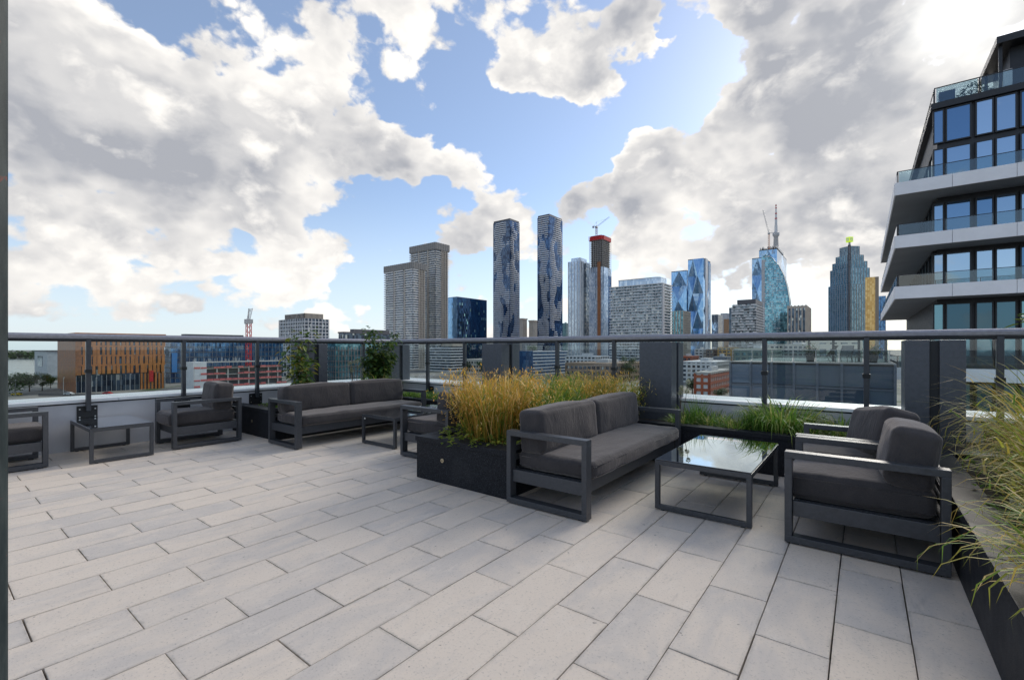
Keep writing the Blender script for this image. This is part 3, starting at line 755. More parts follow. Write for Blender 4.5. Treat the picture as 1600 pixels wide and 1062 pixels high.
for i in range(7): mb.box(-.3, .35, b*(.70+.043*i), b*(.70+.043*i)+b*.022, 0, 10)
mb.build('terracotta_panels', orange, t, kind='stuff')
mb = MB(); mb.box(-a, -.2, -.35, .0, 0, H); mb.box(-.3, .36, -.35, b*.05, 10, H)
mb.build('end_wall', dorange, t)  # darker terracotta puts the shade of this end into its colour
MB().box(-a, .5, -.4, b+.3, H-1.6, H).build('roof_edge', orange, t)
MB().box(.36, .7, b*.80, b*.85, 4.5, 11.5).build('banner', red, t); fins(t, a, b, 0, 9.6, 2.2, .2, .15, steel, 'ground_floor_mullions', False)
t, a, b, H = building('office_block', 'long dark blue glass office block behind the building site', 258, 266, 442, 528, 330)
core(t, a, b, H, gl_blue); slabs(t, a, b, 0, H, 3.7, .5, .25, darkg); fins(t, a, b, 0, H, 3., .16, .2, steel)
MB().box(-a*.9, -2, b*.12, b*.62, H, H+3.2).build('roof_plant', darkg, t)
MB().box(-.1, .5, b*.01, b*.05, 8, 22).build('blue_banner', plain('blue_banner', (.05, .25, .60), .6), t)
t, a, b, H = building('building_site', 'concrete frame building site with pink edge netting on every floor', 290, 303, 448, 566, 250, cat='building site')
MB().box(-a+1, -2, 2, b-2, 0, H-4).build('core_wall', darkg, t)
slabs(t, a, b, 0, H, 3.45, .35, .2, conc); fins(t, a, b, 0, H-3, 5.4, .7, .1, conc, 'columns')
mb = MB(); z = 3.45
while z < H-.5:
    n = 16; rq = random.Random(int(z*10))
    for i in range(n):
        if rq.random() < .8: mb.box(.25, .45, b*i/n, b*(i+.9)/n, z+.3, z+.3+rq.uniform(.7, 1.2))
    z += 3.45
mb.build('edge_netting', pink, t, kind='stuff')
MB().box(-a-.3, .3, -.5, 6, 0, H).build('panel_wall', white, t)
mb = MB(); rq = random.Random(2)
for i in range(60):
    y = rq.uniform(0, b); x = -rq.uniform(0, a); mb.box(x, x+.2, y, y+.2, H, H+rq.uniform(.8, 2.6))
mb.build('rebar_and_props', steel, t, kind='stuff')
# cranes
def crane(label, px, ytop_mast, D, zbase, mw, jib_dir, jl, jel, mcol, group=None):
    c = at(px, D); t = thing('tower_crane', label, 'crane', (c.x, c.y, zbase)); zt = zof(ytop_mast, D)-zbase
    mb = MB(); n = max(4, int(zt/(mw*1.4)))
    for sx_ in (-1, 1):
        for sy_ in (-1, 1): mb.bar((sx_*mw/2, sy_*mw/2, 0), (sx_*mw/2, sy_*mw/2, zt), mw*.10, 4)
    for i in range(n):
        z0, z1 = zt*i/n, zt*(i+1)/n; s = 1 if i % 2 else -1
        for (p0, p1) in (((-1, -1), (1, -1)), ((1, -1), (1, 1)), ((1, 1), (-1, 1)), ((-1, 1), (-1, -1))):
            mb.bar((p0[0]*mw/2, p0[1]*mw/2, z0), (p1[0]*mw/2, p1[1]*mw/2, z1), mw*.06, 4)
    mb.build('mast', mcol, t)
    MB().box(-mw*.8, mw*.8, -mw*.8, mw*.8, zt, zt+mw*1.1).build('cab', steel, t)
    jd = Vector((jib_dir[0], jib_dir[1], 0)).normalized(); jb = MB(); e = Vector((jd.x*math.cos(jel), jd.y*math.cos(jel), math.sin(jel))); s_ = Vector((-jd.y, jd.x, 0)); u = e.cross(s_)
    p0 = Vector((0, 0, zt+mw)); n = 12
    for k in range(n):
        A, B_ = p0+e*jl*k/n, p0+e*jl*(k+1)/n; w_ = mw*.4
        for q in (s_*w_, -s_*w_, u*-w_*1.4): jb.bar(tuple(A+q), tuple(B_+q), mw*.07, 4)
        jb.bar(tuple(A+s_*w_), tuple(B_-s_*w_), mw*.05, 4); jb.bar(tuple(A-s_*w_), tuple(B_-u*w_*1.4), mw*.05, 4)
    jb.build('jib', steel, t)
    cb = MB(); cb.bar(tuple(p0), tuple(p0-jd*jl*.22), mw*.2, 6); q = p0-jd*jl*.2; cb.box(q.x-mw*.5, q.x+mw*.5, q.y-mw*.5, q.y+mw*.5, q.z-mw*1.2, q.z)
    cb.build('counterweight', steel, t)
    ap = p0+Vector((0, 0, mw*3)); MB().bar(tuple(p0), tuple(ap), mw*.12, 5).bar(tuple(ap), tuple(p0+e*jl*.75), mw*.04, 4).bar(tuple(ap), tuple(p0-jd*jl*.2), mw*.05, 4).build('tie_ropes', steel, t)
    return t
fw = Vector((-SN, CS)); rt = Vector((CS, SN))
crane('red and white tower crane standing over the pink-netted building site', 388.5, 505, 300, GZ, 2.4, fw*1+rt*.06, 8, R(70), red)
# white grid tower + wing
t, a, b, H = building('apartment_tower', 'white grid-fronted apartment tower with a finned penthouse crown', 436, 476, 514, 497, 420)
core(t, a, b, H, gl_dark, .35); slabs(t, a, b, 0, H, 3.3, .75, .0, white); fins(t, a, b, 0, H, 3.3, .75, .04, white, 'piers')
r_ = MB().box(-a*.80, -a*.06, b*.06, b*.80, H, H+4.6).build('penthouse', gl_dark, t)
mb = MB()
for i in range(16):
    x = -a*(.06+.74*i/15); mb.box(x-.4, x+.4, b*.06-.4, b*.06, H, H+4.9); y = b*(.06+.74*i/15); mb.box(-a*.06, -a*.06+.4, y-.4, y+.4, H, H+4.9)
mb.build('crown_fins', beige, t, kind='stuff')
t, a, b, H = building('apartment_wing', 'lower white gridded wing joined in front of the finned apartment tower', 403, 412, 448, 549, 400)
core(t, a, b, H, gl_dark, .35); slabs(t, a, b, 0, H, 3.1, .7, .0, white); fins(t, a, b, 0, H, 3., .7, .04, white, 'piers')
t, a, b, H = building('loft_building', 'grey-brown loft building with glazed upper storey and stepped roof', 511, 524, 612, 534, 330)
core(t, a, b, H, gl_teal, .3); slabs(t, a, b, 0, H-3, 3.9, .7, .05, darkg); fins(t, a, b, 0, H-3.5, 2.6, .55, .08, plain('grey_brown_brick', (.20, .165, .15), .85), 'piers')
MB().box(-a-.3, .3, -.3, b+.3, H, H+1.2).build('cornice', darkg, t)
MB().box(-a*.8, -1.5, b*.16, b, H+1.2, H+6.5).build('penthouse', gl_dark, t); MB().box(-a*.8-.3, -1.2, b*.15, b, H+6.5, H+7.6).build('penthouse_roof', darkg, t); MB().box(-a*.7, -3, b*.34, b, H+7.6, H+9.8).build('roof_plant', darkg, t)
# beige balcony towers
def balcony_tower(label, xl, xc, xr, ytop, D, pitch, crown, m_slab, side=None):
    t, a, b, H = building('condo_tower', label, xl, xc, xr, ytop, D)
    core(t, a, b, H-crown, gl_cond, 1.4); slabs(t, a, b, 0, H-crown, pitch, .32, 0, m_slab, 'balcony_slabs')
    mb = MB(); z = 0     # balcony parapet bands, broken by recesses
    bays = [(0, .26), (.32, .62), (.66, 1.0)]
    while z < H-crown-1:
        for (f0, f1) in bays: mb.box(-a*f1, -a*f0-.4, -.3, -.02, z+.0, z+1.35)
        mb.box(.02, .25, .6, b*.42, z+.1, z+1.25); z += pitch
    mb.build('balcony_fronts', m_slab, t, kind='stuff')
    mb = MB(); n = 6
    for i in range(4): y = b*(.46+.5*i/4); mb.box(-1.3, .12, y, y+b*.05, 0, H-crown)
    for f in (.29, .64): mb.box(-a*f-1.1, -a*f+1.1, .05, 1.5, 0, H-crown)
    mb.build('brick_piers', beige, t, kind='stuff')
    mb = MB(); n = 14
    mb.box(-a-.4, .4, -.4, b+.4, H-crown, H)
    for i in range(n): x = -a*(i+.5)/n; mb.box(x-.5, x+.5, -.75, -.4, H-crown+.2, H+.1)
    for i in range(6): y = b*(i+.5)/6; mb.box(.4, .75, y-.5, y+.5, H-crown+.2, H+.1)
    mb.build('crown_panels', plain('crown_panel', (.30, .285, .265), .8), t)
    MB().box(-a*.6, -a*.5, b*.4, b*.6, H, H+2.5).build('roof_plant', darkg, t)
    return t
lt = plain('off_white_balcony', (.76, .74, .71), .75, 0, .08, .3)
balcony_tower('shorter beige condo tower with white balcony bands and panelled crown', 600, 645, 666, 409, 560, 2.95, 8, lt)
balcony_tower('taller beige condo tower with panelled crown beside the blue box', 640, 680, 702, 378, 610, 2.95, 9, plain('grey_white_balcony', (.62, .60, .56), .75, 0, .08, .3))
t, a, b, H = building('podium_block', 'white-banded condo podium at the foot of the beige towers', 664, 704, 728, 541, 500)
core(t, a, b, H, gl_dark, 1.); slabs(t, a, b, 0, H, 3.1, 1.25, 0, white, 'balcony_bands'); MB().box(-a*.35, .3, b*.1, b, H, H+4).build('roof_plant', beige, t)
t, a, b, H = building('glass_box', 'dark navy glass office box with one side in sky-blue glass', 700, 714.5, 760.5, 464, 660)
core(t, a, b, H, gl_navy); MB().box(-a, -.05, -.3, -.01, 0, H).build('sky_blue_side', gl_sky, t); fins(t, a, b, 0, H, 3., .10, .12, plain('navy_mullion', (.02, .05, .10), .4, .5), 'mullions', False)  # this side has its own sky-blue glass colour
MB().box(-a, 0.2, -.3, b, H, H+.6).build('roof_edge', darkg, t)
# twin rippling towers
wav = plain('white_balcony_edge', (.78, .78, .78), .6, 0, .04, .3)
def ripple_tower(label, xl, xc, xr, ytop, D, seed, group):
    t, a, b, H = building('rippled_tower', label, xl, xc, xr, ytop, D, group)
    core(t, a, b, H, windows('rippled_glass_%d' % seed, (.02, .04, .09), (.09, .15, .25), 2.0, 3.2, .7, .07), 1.9)
    mb = MB(); gb = MB(); z = 0; i = 0; cx_, cy_ = -a/2, b/2
    while z < H-.5:
        pts = []; n = 44
        for k in range(n):
            an = 2*math.pi*k/n; ex = 5.0
            c_, s_ = math.cos(an), math.sin(an); rr_ = (abs(c_)**ex+abs(s_)**ex)**(-1/ex)
            x, y = c_*rr_, s_*rr_
            o = noise.noise(Vector((x*1.5+seed*9, y*1.5, z*.045)))+.35*noise.noise(Vector((x*2.6, y*2.6+seed, z*.07)))
            o = max(0., min(1., .70+o*2.0)); o = o*o*(3-2*o)
            ins = 2.3*(1-o)
            pts.append((cx_+x*(a/2-ins), cy_+y*(b/2-ins)))
        mb.prism(pts, z, z+1.05); z += 3.15; i += 1
    mb.build('balcony_slabs', wav, t, kind='stuff')
    MB().box(-a+2.5, -2.5, 2.5, b-2.5, H, H+3).build('roof_plant', darkg, t)
ripple_tower('rippling white-balconied tower beside the navy glass box', 768, 797, 814.5, 343, 720, 1, 0)
ripple_tower('taller rippling white-balconied tower beside the pale blue tower', 837, 859, 881.5, 336, 700, 2, 0)
for lab, xl, xc, xr, yt in (('slim beige slab tower seen between the rippling towers, with a flared cap', 811, 817, 823, 497), ('small beige slab block in the gap left of the taller rippling tower', 827, 834, 840, 500)):
    t, a, b, H = building('slab_tower', lab, xl, xc, xr, yt, 980); core(t, a, b, H, beige); fins(t, a, b, 0, H, 4, 1.2, .3, conc, 'ribs'); MB().box(-a-1.5, 1.5, -1.5, b+1.5, H-3, H).build('cap', beige, t)
t, a, b, H = building('banded_block', 'low white-banded block with a roof garden and blue glass end', 811, 833, 887, 548, 430)
core(t, a, b, H, gl_blue, .6); slabs(t, a, b, 0, H, 3.1, 1.3, 0, white, 'bands'); MB().box(-a, -.2, -.4, -.01, 0, H).build('glass_end', gl_blue, t)
t, a, b, H = building('glass_tower', 'pale blue residential tower left of the red-topped construction tower', 888, 907, 921, 407, 820)
core(t, a, b, H, gl_pale); fins(t, a, b, 0, H, 6, 1.1, .5, white, 'piers'); slabs(t, a, b, 0, H-4, 3.2, .3, .25, lightg); MB().box(-a*.8, -2, 2, b*.8, H, H+6).build('roof_plant', gl_pale, t)
MB().box(.3, 2.2, b*.45, b*.95, 0, H-3).build('balcony_stack', gl_cond, t)
# construction tower
t, a, b, H = building('construction_tower', 'round-shouldered concrete tower under construction with red netting at its top', 921, 941, 955, 369, 800)
core(t, a, b, H*.76, gl_pale); 
def oct_(a, b, o, ch): return [(-a-o+ch, -o), (o-ch, -o), (o, -o+ch), (o, b+o-ch), (o-ch, b+o), (-a-o+ch, b+o), (-a-o, b+o-ch), (-a-o, -o+ch)]
mb = MB(); z = 0
while z < H-4: mb.prism(oct_(a, b, .4, 4), z, z+.45); z += 3.3
mb.build('floor_slabs', conc, t, kind='stuff'); MB().prism(oct_(a, b, -1.6, 4), 0, H-4).build('core_wall', plain('brown_core', (.10, .085, .08), .9), t)  # core in one dark brown
fins(t, a, b, H*.5, H-4, 4, .8, .0, conc, 'columns')
MB().box(-a*.36, -a*.12, -.9, -.1, 0, H*.80).build('hoist_strip', dorange, t)
MB().box(-.4, .9, b*.12, b*.60, 0, H*.76).build('glazed_bay', gl_pale, t); MB().box(-.4, .6, b*.6, b, 0, H*.70).build('dark_bay', gl_navy, t)
MB().box(-a-.3, -a*.5, -.8, -.1, 0, H*.72).build('glazed_bay', gl_pale, t)
MB().prism(oct_(a, b, 1.6, 5), H-5, H+1.5).build('netting_screen', red, t); MB().prism(oct_(a, b, 1.2, 5), H+1.5, H+2.5).build('formwork', darkg, t)
mb = MB()
for i in range(14): x = -a*i/13; mb.box(x-.3, x+.3, -2.2, -1.8, H-5.5, H+2.5)
mb.build('netting_posts', red, t, kind='stuff')
crane('small luffing crane on the roof of the red-netted construction tower', 932, 356, 812, zof(369, 812)+2, 2.6, rt*1+fw*.2, 30, R(38), plain('crane_rust', (.30, .10, .06), .6))
# long balcony block
t, a, b, H = building('condo_block', 'broad white balcony slab block with a rounded glass penthouse', 952, 1036, 1051, 442, 470)
core(t, a, b, H, windows('slab_glass', (.06, .09, .11), (.36, .42, .46), 2.0, 3.05, .5, .15, (.5, .5, .48), .15), 1.5); slabs(t, a, b, 0, H+.5, 3.05, .85, 0, white, 'balcony_slabs')
mb = MB(); rq = random.Random(8); z = 0
n = int(a/3.0)
while z < H-2:
    for i in range(n):
        if rq.random() < .6: mb.box(-a*(i+.92)/n, -a*(i+.05)/n, .5, .56, z+.85, z+1.7)
        if rq.random() < .5: mb.box(-a*(i+.5)/n-.12, -a*(i+.5)/n+.12, 0, 1.5, z+.42, z+3.05)
    z += 3.05
mb.build('balcony_fronts', plain('frosted_balcony_glass', (.50, .55, .56), .3, 0, .1, .3), t, kind='stuff')
MB().box(-a*.02, .3, -.3, b*.12, 0, H).build('end_wall', lightg, t)
pts = [(-a*.84, 3), (-a*.16, 3)]+[(-a*.16+5*math.sin(R(k*18)), 8-5*math.cos(R(k*18))) for k in range(6)]+[(-a*.16+5, b*.8), (-a*.84, b*.8)]
MB().prism(pts, H, H+6.6).build('penthouse', gl_pale, t); MB().prism([(x*1.0, y-.6) for x, y in pts], H+6.6, H+7.4).build('penthouse_roof', white, t)
for x in range(12): pass
# faceted diamonds tower
def facet_face(mb, p0, d_, nrm, L, H, nu, nv, amp, z0=0.):
    g = {}
    for j in range(nv+1):
        for i in range(nu+1):
            o = amp*(1 if (i+j) % 2 else -1) if 0 < j < nv else 0
            if i in (0, nu): o = 0
            q = p0+d_*L*i/nu+nrm*o; g[i, j] = (q.x, q.y, z0+H*j/nv)
    for j in range(nv):
        for i in range(nu):
            A, B_, C_, D_ = g[i, j], g[i+1, j], g[i+1, j+1], g[i, j+1]
            if (i+j) % 2: mb.tri(A, B_, C_); mb.tri(A, C_, D_)
            else: mb.tri(A, B_, D_); mb.tri(B_, C_, D_)
def faceted(name, label, xl, xc, xr, yt, D, nu, nv, amp=3.2):
    t, a, b, H = building(name, label, xl, xc, xr, yt, D)
    MB().box(-a+4, -4, 4, b-4, 0, H-1).build('core', gl_navy, t)
    mb = MB(); facet_face(mb, Vector((-a, 0)), Vector((1, 0)), Vector((0, -1)), a, H, nu, nv, amp); facet_face(mb, Vector((0, 0)), Vector((0, 1)), Vector((1, 0)), b, H, 2, nv, amp*.6)
    facet_face(mb, Vector((0, b)), Vector((-1, 0)), Vector((0, 1)), a, H, nu, nv, amp); facet_face(mb, Vector((-a, b)), Vector((0, -1)), Vector((-1, 0)), b, H, 2, nv, amp*.6)
    mb.build('faceted_glass', windows('faceted_glass_'+str(xl), (.16, .33, .56), (.42, .60, .78), 1.5, 3.9, .85, .07, None, 0, .25), t)
    mb = MB(); z = 0
    MB().box(-a, 0, 0, b, H-1.2, H).build('roof_edge', lightg, t)
    return t, a, b, H
faceted('faceted_tower', 'blue diamond-faceted glass tower, lower half of the stepped pair', 1049, 1073, 1080, 422, 800, 2, 6)
t, a, b, H = faceted('faceted_tower', 'taller blue diamond-faceted glass tower with a bright fin edge', 1075, 1099, 1110, 403, 770, 3, 6)
MB().box(-.3, 1.5, b*.2, b*.5, 0, H+1).build('fin_edge', white, t); MB().box(-.2, 1.2, b*.62, b*.95, 0, H-4).build('fin_edge', gl_pale, t)
t, a, b, H = building('ribbed_block', 'beige ribbed mid-rise with teal glass in front of the faceted towers', 1050, 1068, 1078.5, 485, 620); core(t, a, b, H, gl_teal); fins(t, a, b, 0, H, 4.4, 1.2, .5, beige, 'ribs'); slabs(t, a, b, 0, H, 3.4, .5, .2, beige)
for lab, xl, xc, xr, yt, m_, D in (('slim grey office tower right of the faceted towers', 1112, 1122, 1129, 491, gl_dark, 900), ('narrow white office tower beside the tan brick block', 1126, 1136, 1146, 489, white, 960), ('tan brick office block left of the chequered balcony tower', 1131, 1141, 1150, 498, tan, 840)):
    t, a, b, H = building('office_tower', lab, xl, xc, xr, yt, D); core(t, a, b, H, m_); slabs(t, a, b, 0, H, 4, .8, .15, lightg if m_ != tan else tan); fins(t, a, b, 0, H, 5, .6, .2, lightg if m_ != tan else tan)
t, a, b, H = building('condo_tower', 'chequered black and white balcony tower with dark roof box', 1143, 1182, 1194, 474, 500)
core(t, a, b, H, windows('cheq_glass', (.015, .02, .03), (.20, .24, .27), 2.0, 3.0, .5, .12), .8); slabs(t, a, b, 0, H, 3.0, .55, 0, white, 'balcony_slabs')
mb = MB(); rq = random.Random(12); z = 0
while z < H-2:
    for i in range(14):
        if rq.random() < .5: mb.box(-a*(i+1)/14, -a*i/14, -.15, .0, z+.5, z+1.7)
    z += 3.0
mb.build('balcony_fronts', white, t, kind='stuff'); fins(t, a, b, 0, H, 5, .4, .1, white, 'piers', False); MB().box(-a*.78, -1, 1, b*.9, H+.3, H+5).build('roof_box', darkg, t)
MB().box(-a-3, -a*.88, 2, b, 0, H-3).build('dark_flank', gl_dark, t)
# second faceted tower (unfinished), needle tower, sail tower
faceted('faceted_tower', 'unfinished blue faceted tower at the left of the sail-shaped tower', 1175, 1192, 1205, 402, 860, 2, 6)
t, a, b, H = faceted('faceted_tower', 'tallest unfinished teal faceted tower rising behind the sail-shaped tower', 1186, 1214, 1229, 388, 900, 2, 6)
mb = MB(); rq = random.Random(6)
for i in range(18): x = -a*rq.random(); mb.box(x, x+1.2, -.5, b*.6, H, H+rq.uniform(1, 7))
mb.build('open_steelwork', steel, t, kind='stuff')
MB().box(-a*.86, -a*.68, -4.5, -3.4, H*.70, H*.84).build('hoist_screens', plain('dark_red_screen', (.14, .04, .04), .7), t)
crane('luffing crane with steep jib above the unfinished faceted tower', 1201.5, 366, 885, zof(390, 885), 2.4, -rt*1.0, 46, R(76), plain('crane_orange', (.5, .18, .07), .6))
c = at(1212.5, 1720); t = thing('needle_tower', 'slender concrete needle tower with pod and antenna mast behind the teal tower', 'tower', (c.x, c.y, GZ)); zt = zof(319, 1720)-GZ
zp = zof(366, 1720)-GZ
MB().bar((0, 0, 0), (0, 0, zp-4), 24, 12, 7.5).build('shaft', conc, t, smooth=True)
mb = MB(); mb.bar((0, 0, zp-10), (0, 0, zp-4), 8, 20, 11.5); mb.bar((0, 0, zp-4), (0, 0, zp+5), 11.5, 20, 11.5); mb.bar((0, 0, zp+5), (0, 0, zp+9), 11.5, 20, 6); mb.build('upper_pod', lightg, t, smooth=False)
zm = zof(445, 1720)-GZ
MB().bar((0, 0, zm-12), (0, 0, zm), 12, 20, 26).bar((0, 0, zm), (0, 0, zm+12), 26, 20, 26).bar((0, 0, zm+12), (0, 0, zm+18), 26, 20, 12).build('main_pod', lightg, t)
mb = MB(); segs = [(0, 5.2), (.25, 4.3), (.45, 3.4), (.65, 2.6), (.85, 1.7), (1, .5)]
for (f0, r0), (f1, r1) in zip(segs[:-1], segs[1:]): mb.bar((0, 0, zp+9+(zt-zp-9)*f0), (0, 0, zp+9+(zt-zp-9)*f1), r0, 8, r0*.92)
mb.build('antenna_mast', white, t)
for f in (.46, .64, .84, .93): MB().bar((0, 0, zp+9+(zt-zp-9)*f), (0, 0, zp+9+(zt-zp-9)*f+4), 4.4*(1.25-f*.75), 8).build('antenna_collar', red, t)
# sail tower: curved right edge
D = 660; c = at(1190, D); t = thing('sail_tower', 'teal sail-shaped tower with one curved edge and white floor bands', 'building', (c.x, c.y, GZ))
prof = [(1234, 545), (1234.5, 490), (1233, 470), (1229.5, 450), (1224, 432), (1216, 416), (1207, 405), (1196, 398)]
dx = Vector((1, 0)); P2 = [(0, 0)]
for (px, py) in prof: P2.append((ends(1190, D, dx, px), zof(py, D)-GZ))
P2[1] = (P2[1][0], 0); P2.append((0, zof(402, D)-GZ))
def sail(mb, pts, y0, y1):
    i = len(mb.v); n = len(pts); mb.v += [(x, y0, z) for x, z in pts]+[(x, y1, z) for x, z in pts]
    for k in range(n): mb.f.append((i+k, i+(k+1) % n, i+n+(k+1) % n, i+n+k))
    mb.f.append(tuple(i+k for k in range(n))); mb.f.append(tuple(i+n+k for k in reversed(range(n))))
mb = MB(); sail(mb, P2, 0, 24); mb.build('glass_body', windows('sail_glass', (.06, .20, .27), (.26, .50, .56), 2.0, 3.1, .75, .08), t)
def sail_w(z):
    q = P2[1:-1]
    for (x0, z0), (x1, z1) in zip(q[:-1], q[1:]):
        if z0 <= z <= z1: return x0+(x1-x0)*(z-z0)/(z1-z0)
    return None
mb = MB(); z = 3
while z < P2[-2][1]:
    x = sail_w(z); rq = random.Random(int(z))
    if x:
        mb.box(-.1, x+.3, -.35, -.01, z, z+.35)
        k = 4.
        while k < x-3:
            if rq.random() < .45: mb.box(k, k+rq.uniform(1.2, 2.4), -.6, -.02, z+.3, z+1.4)
            k += 3.
    z += 3.1
mb.build('floor_bands', white, t, kind='stuff')
mb = MB()
for k in range(2, len(P2)-1):
    (x0, z0), (x1, z1) = P2[k-1], P2[k]; mb.bar((x0, -.3, z0), (x1, -.3, z1), .5, 4)
mb.build('curved_edge', plain('steel_blue_trim', (.15, .22, .28), .4, .5), t)
MB().box(0, 4, -.6, -.02, 0, P2[-1][1]-4).build('stair_strip', lightg, t)
t, a, b, H = building('striped_block', 'dark brown and cream striped office block beside the sail tower', 1231, 1259, 1267, 477, 580); core(t, a, b, H, gl_dark); fins(t, a, b, 0, H+1, 4.0, 1.3, .6, beige, 'piers'); MB().box(-a-.4, .4, -.4, b, H-3, H).build('roof_band', beige, t)
t, a, b, H = building('glass_block', 'small dark teal block squeezed between sail tower and striped block', 1219, 1231, 1235, 488, 610); core(t, a, b, H, gl_teal); slabs(t, a, b, 0, H, 3.6, .4, .1, darkg)
# stepped tower, rotated on the diagonal
D = 800
steps = [(1300, 1356, 545, 442), (1303, 1354, 442, 416), (1306, 1351, 416, 405), (1310.5, 1346.5, 405, 395), (1315.5, 1341, 395, 380)]
c = at(1326.5, D); t = thing('stepped_tower', 'stepped teal granite-and-glass tower with a lit green sign on its mast', 'building', (c.x, c.y, GZ), R(-45))
sgl = windows('stepped_glass', (.10, .22, .28), (.30, .46, .52), 2.0, 3.7, .7, .1); sdk = plain('stepped_dark', (.075, .075, .085), .6)
pcl = plain('stepped_granite', (.32, .34, .36), .6, 0, .1, .3)
s0 = None; z_prev = 0
for i, (xl, xr, yb, yt) in enumerate(steps):
    hw = (xr-xl)/FPX*D/2/math.sqrt(2)*1.0; z0 = 0 if i == 0 else z_prev; z1 = zof(yt, D)-GZ
    o_ = 28.
    cx_, cy_ = -o_, o_         # centre in local frame
    MB().box(cx_-hw, cx_+hw, cy_-hw, cy_+hw, z0, z1).build('tier', sgl, t)
    mb = MB(); z = z0
    while z < z1:
        mb.box(cx_-hw-.15, cx_+hw+.15, cy_-hw-.15, cy_+hw+.15, z, z+.55); z += 3.7
    mb.build('floor_bands', pcl, t, kind='stuff')
    mb = MB(); n = 9 if i == 0 else 7
    for k in range(n+1):
        q = -hw+2*hw*k/n; wd_ = .6
        mb.box(cx_+q-wd_, cx_+q+wd_, cy_-hw-.35, cy_-hw, z0, z1); mb.box(cx_+hw, cx_+hw+.35, cy_+q-wd_, cy_+q+wd_, z0, z1)
    mb.build('piers', pcl, t, kind='stuff')
    MB().box(cx_+hw-2.6, cx_+hw+.5, cy_-hw-.5, cy_-hw+2.6, z0, z1+2).build('corner_notch', sdk, t)
    z_prev = z1
MB().bar((-28, 28, z_prev), (-28, 28, z_prev+16), 1.6, 6).build('mast', steel, t)
zs = z_prev+9
sg, sn_, sb_ = mat('green_sign'); sb_.inputs['Base Color'].default_value = (.35, .5, .03, 1); sb_.inputs['Emission Color'].default_value = (.45, .62, .04, 1); sb_.inputs['Emission Strength'].default_value = .5
so_ = MB().box(-28-3.8, -28+3.8, 28-3.8, 28+3.8, zs, zs+9).build('sign', sg, t)
def letters(mb, o, ux, s):     # T and D in bars, on a vertical face with horizontal axis ux
    def bx(u0, u1, z0, z1):
        a_, b_ = o+ux*u0*s, o+ux*u1*s; nrm = Vector((ux.y, -ux.x, 0))*.25
        i = len(mb.v); 
        for q in (a_, b_):
            for z in (z0, z1):
                for nn in (Vector((0, 0, 0)), nrm): mb.v.append(tuple(q+nn+Vector((0, 0, z*s))))
        mb.f += [(i, i+1, i+3, i+2), (i+4, i+6, i+7, i+5), (i, i+4, i+5, i+1), (i+2, i+3, i+7, i+6), (i+1, i+5, i+7, i+3), (i, i+2, i+6, i+4)]
    bx(0, 2.6, 4.2, 5); bx(.9, 1.7, 0, 4.2); bx(3, 3.8, 0, 5); bx(3.8, 5, 4.2, 5); bx(3.8, 5, 0, .8); bx(5, 5.7, .6, 4.4)
mb = MB(); letters(mb, Vector((-28-3.2, 28-3.85, zs+1.8)), Vector((1, 0, 0)), 1.05); letters(mb, Vector((-28+3.85, 28-3.2, zs+1.8)), Vector((0, 1, 0)), 1.05)
mb.build('lettering', white, so_)
t, a, b, H = building('gold_tower', 'slim gold-mirrored office tower beside the stepped tower', 1352, 1373, 1373.3, 432, 760, cat='building')
MB().box(-a, 0, 0, 22, 0, H).build('facade', gold_m, t); MB().box(-a*.26, .1, -.4, -.01, 0, H).build('flank_shade', plain('gold_shadow', (.30, .24, .18), .6), t); fins(t, a, 22, 0, H, 3, .25, .25, ochre, 'mullions', True, False)  # dark strip on the front: the tower's shaded side put into colour
t, a, b, H = building('office_tower', 'thin blue office tower just visible left of the balcony building', 1371.5, 1384, 1384.3, 462, 880); MB().box(-a, 0, 0, 22, 0, H).build('facade', gl_blue, t); fins(t, a, 22, 0, H, 4, .5, .2, darkg, 'mullions', True, False)
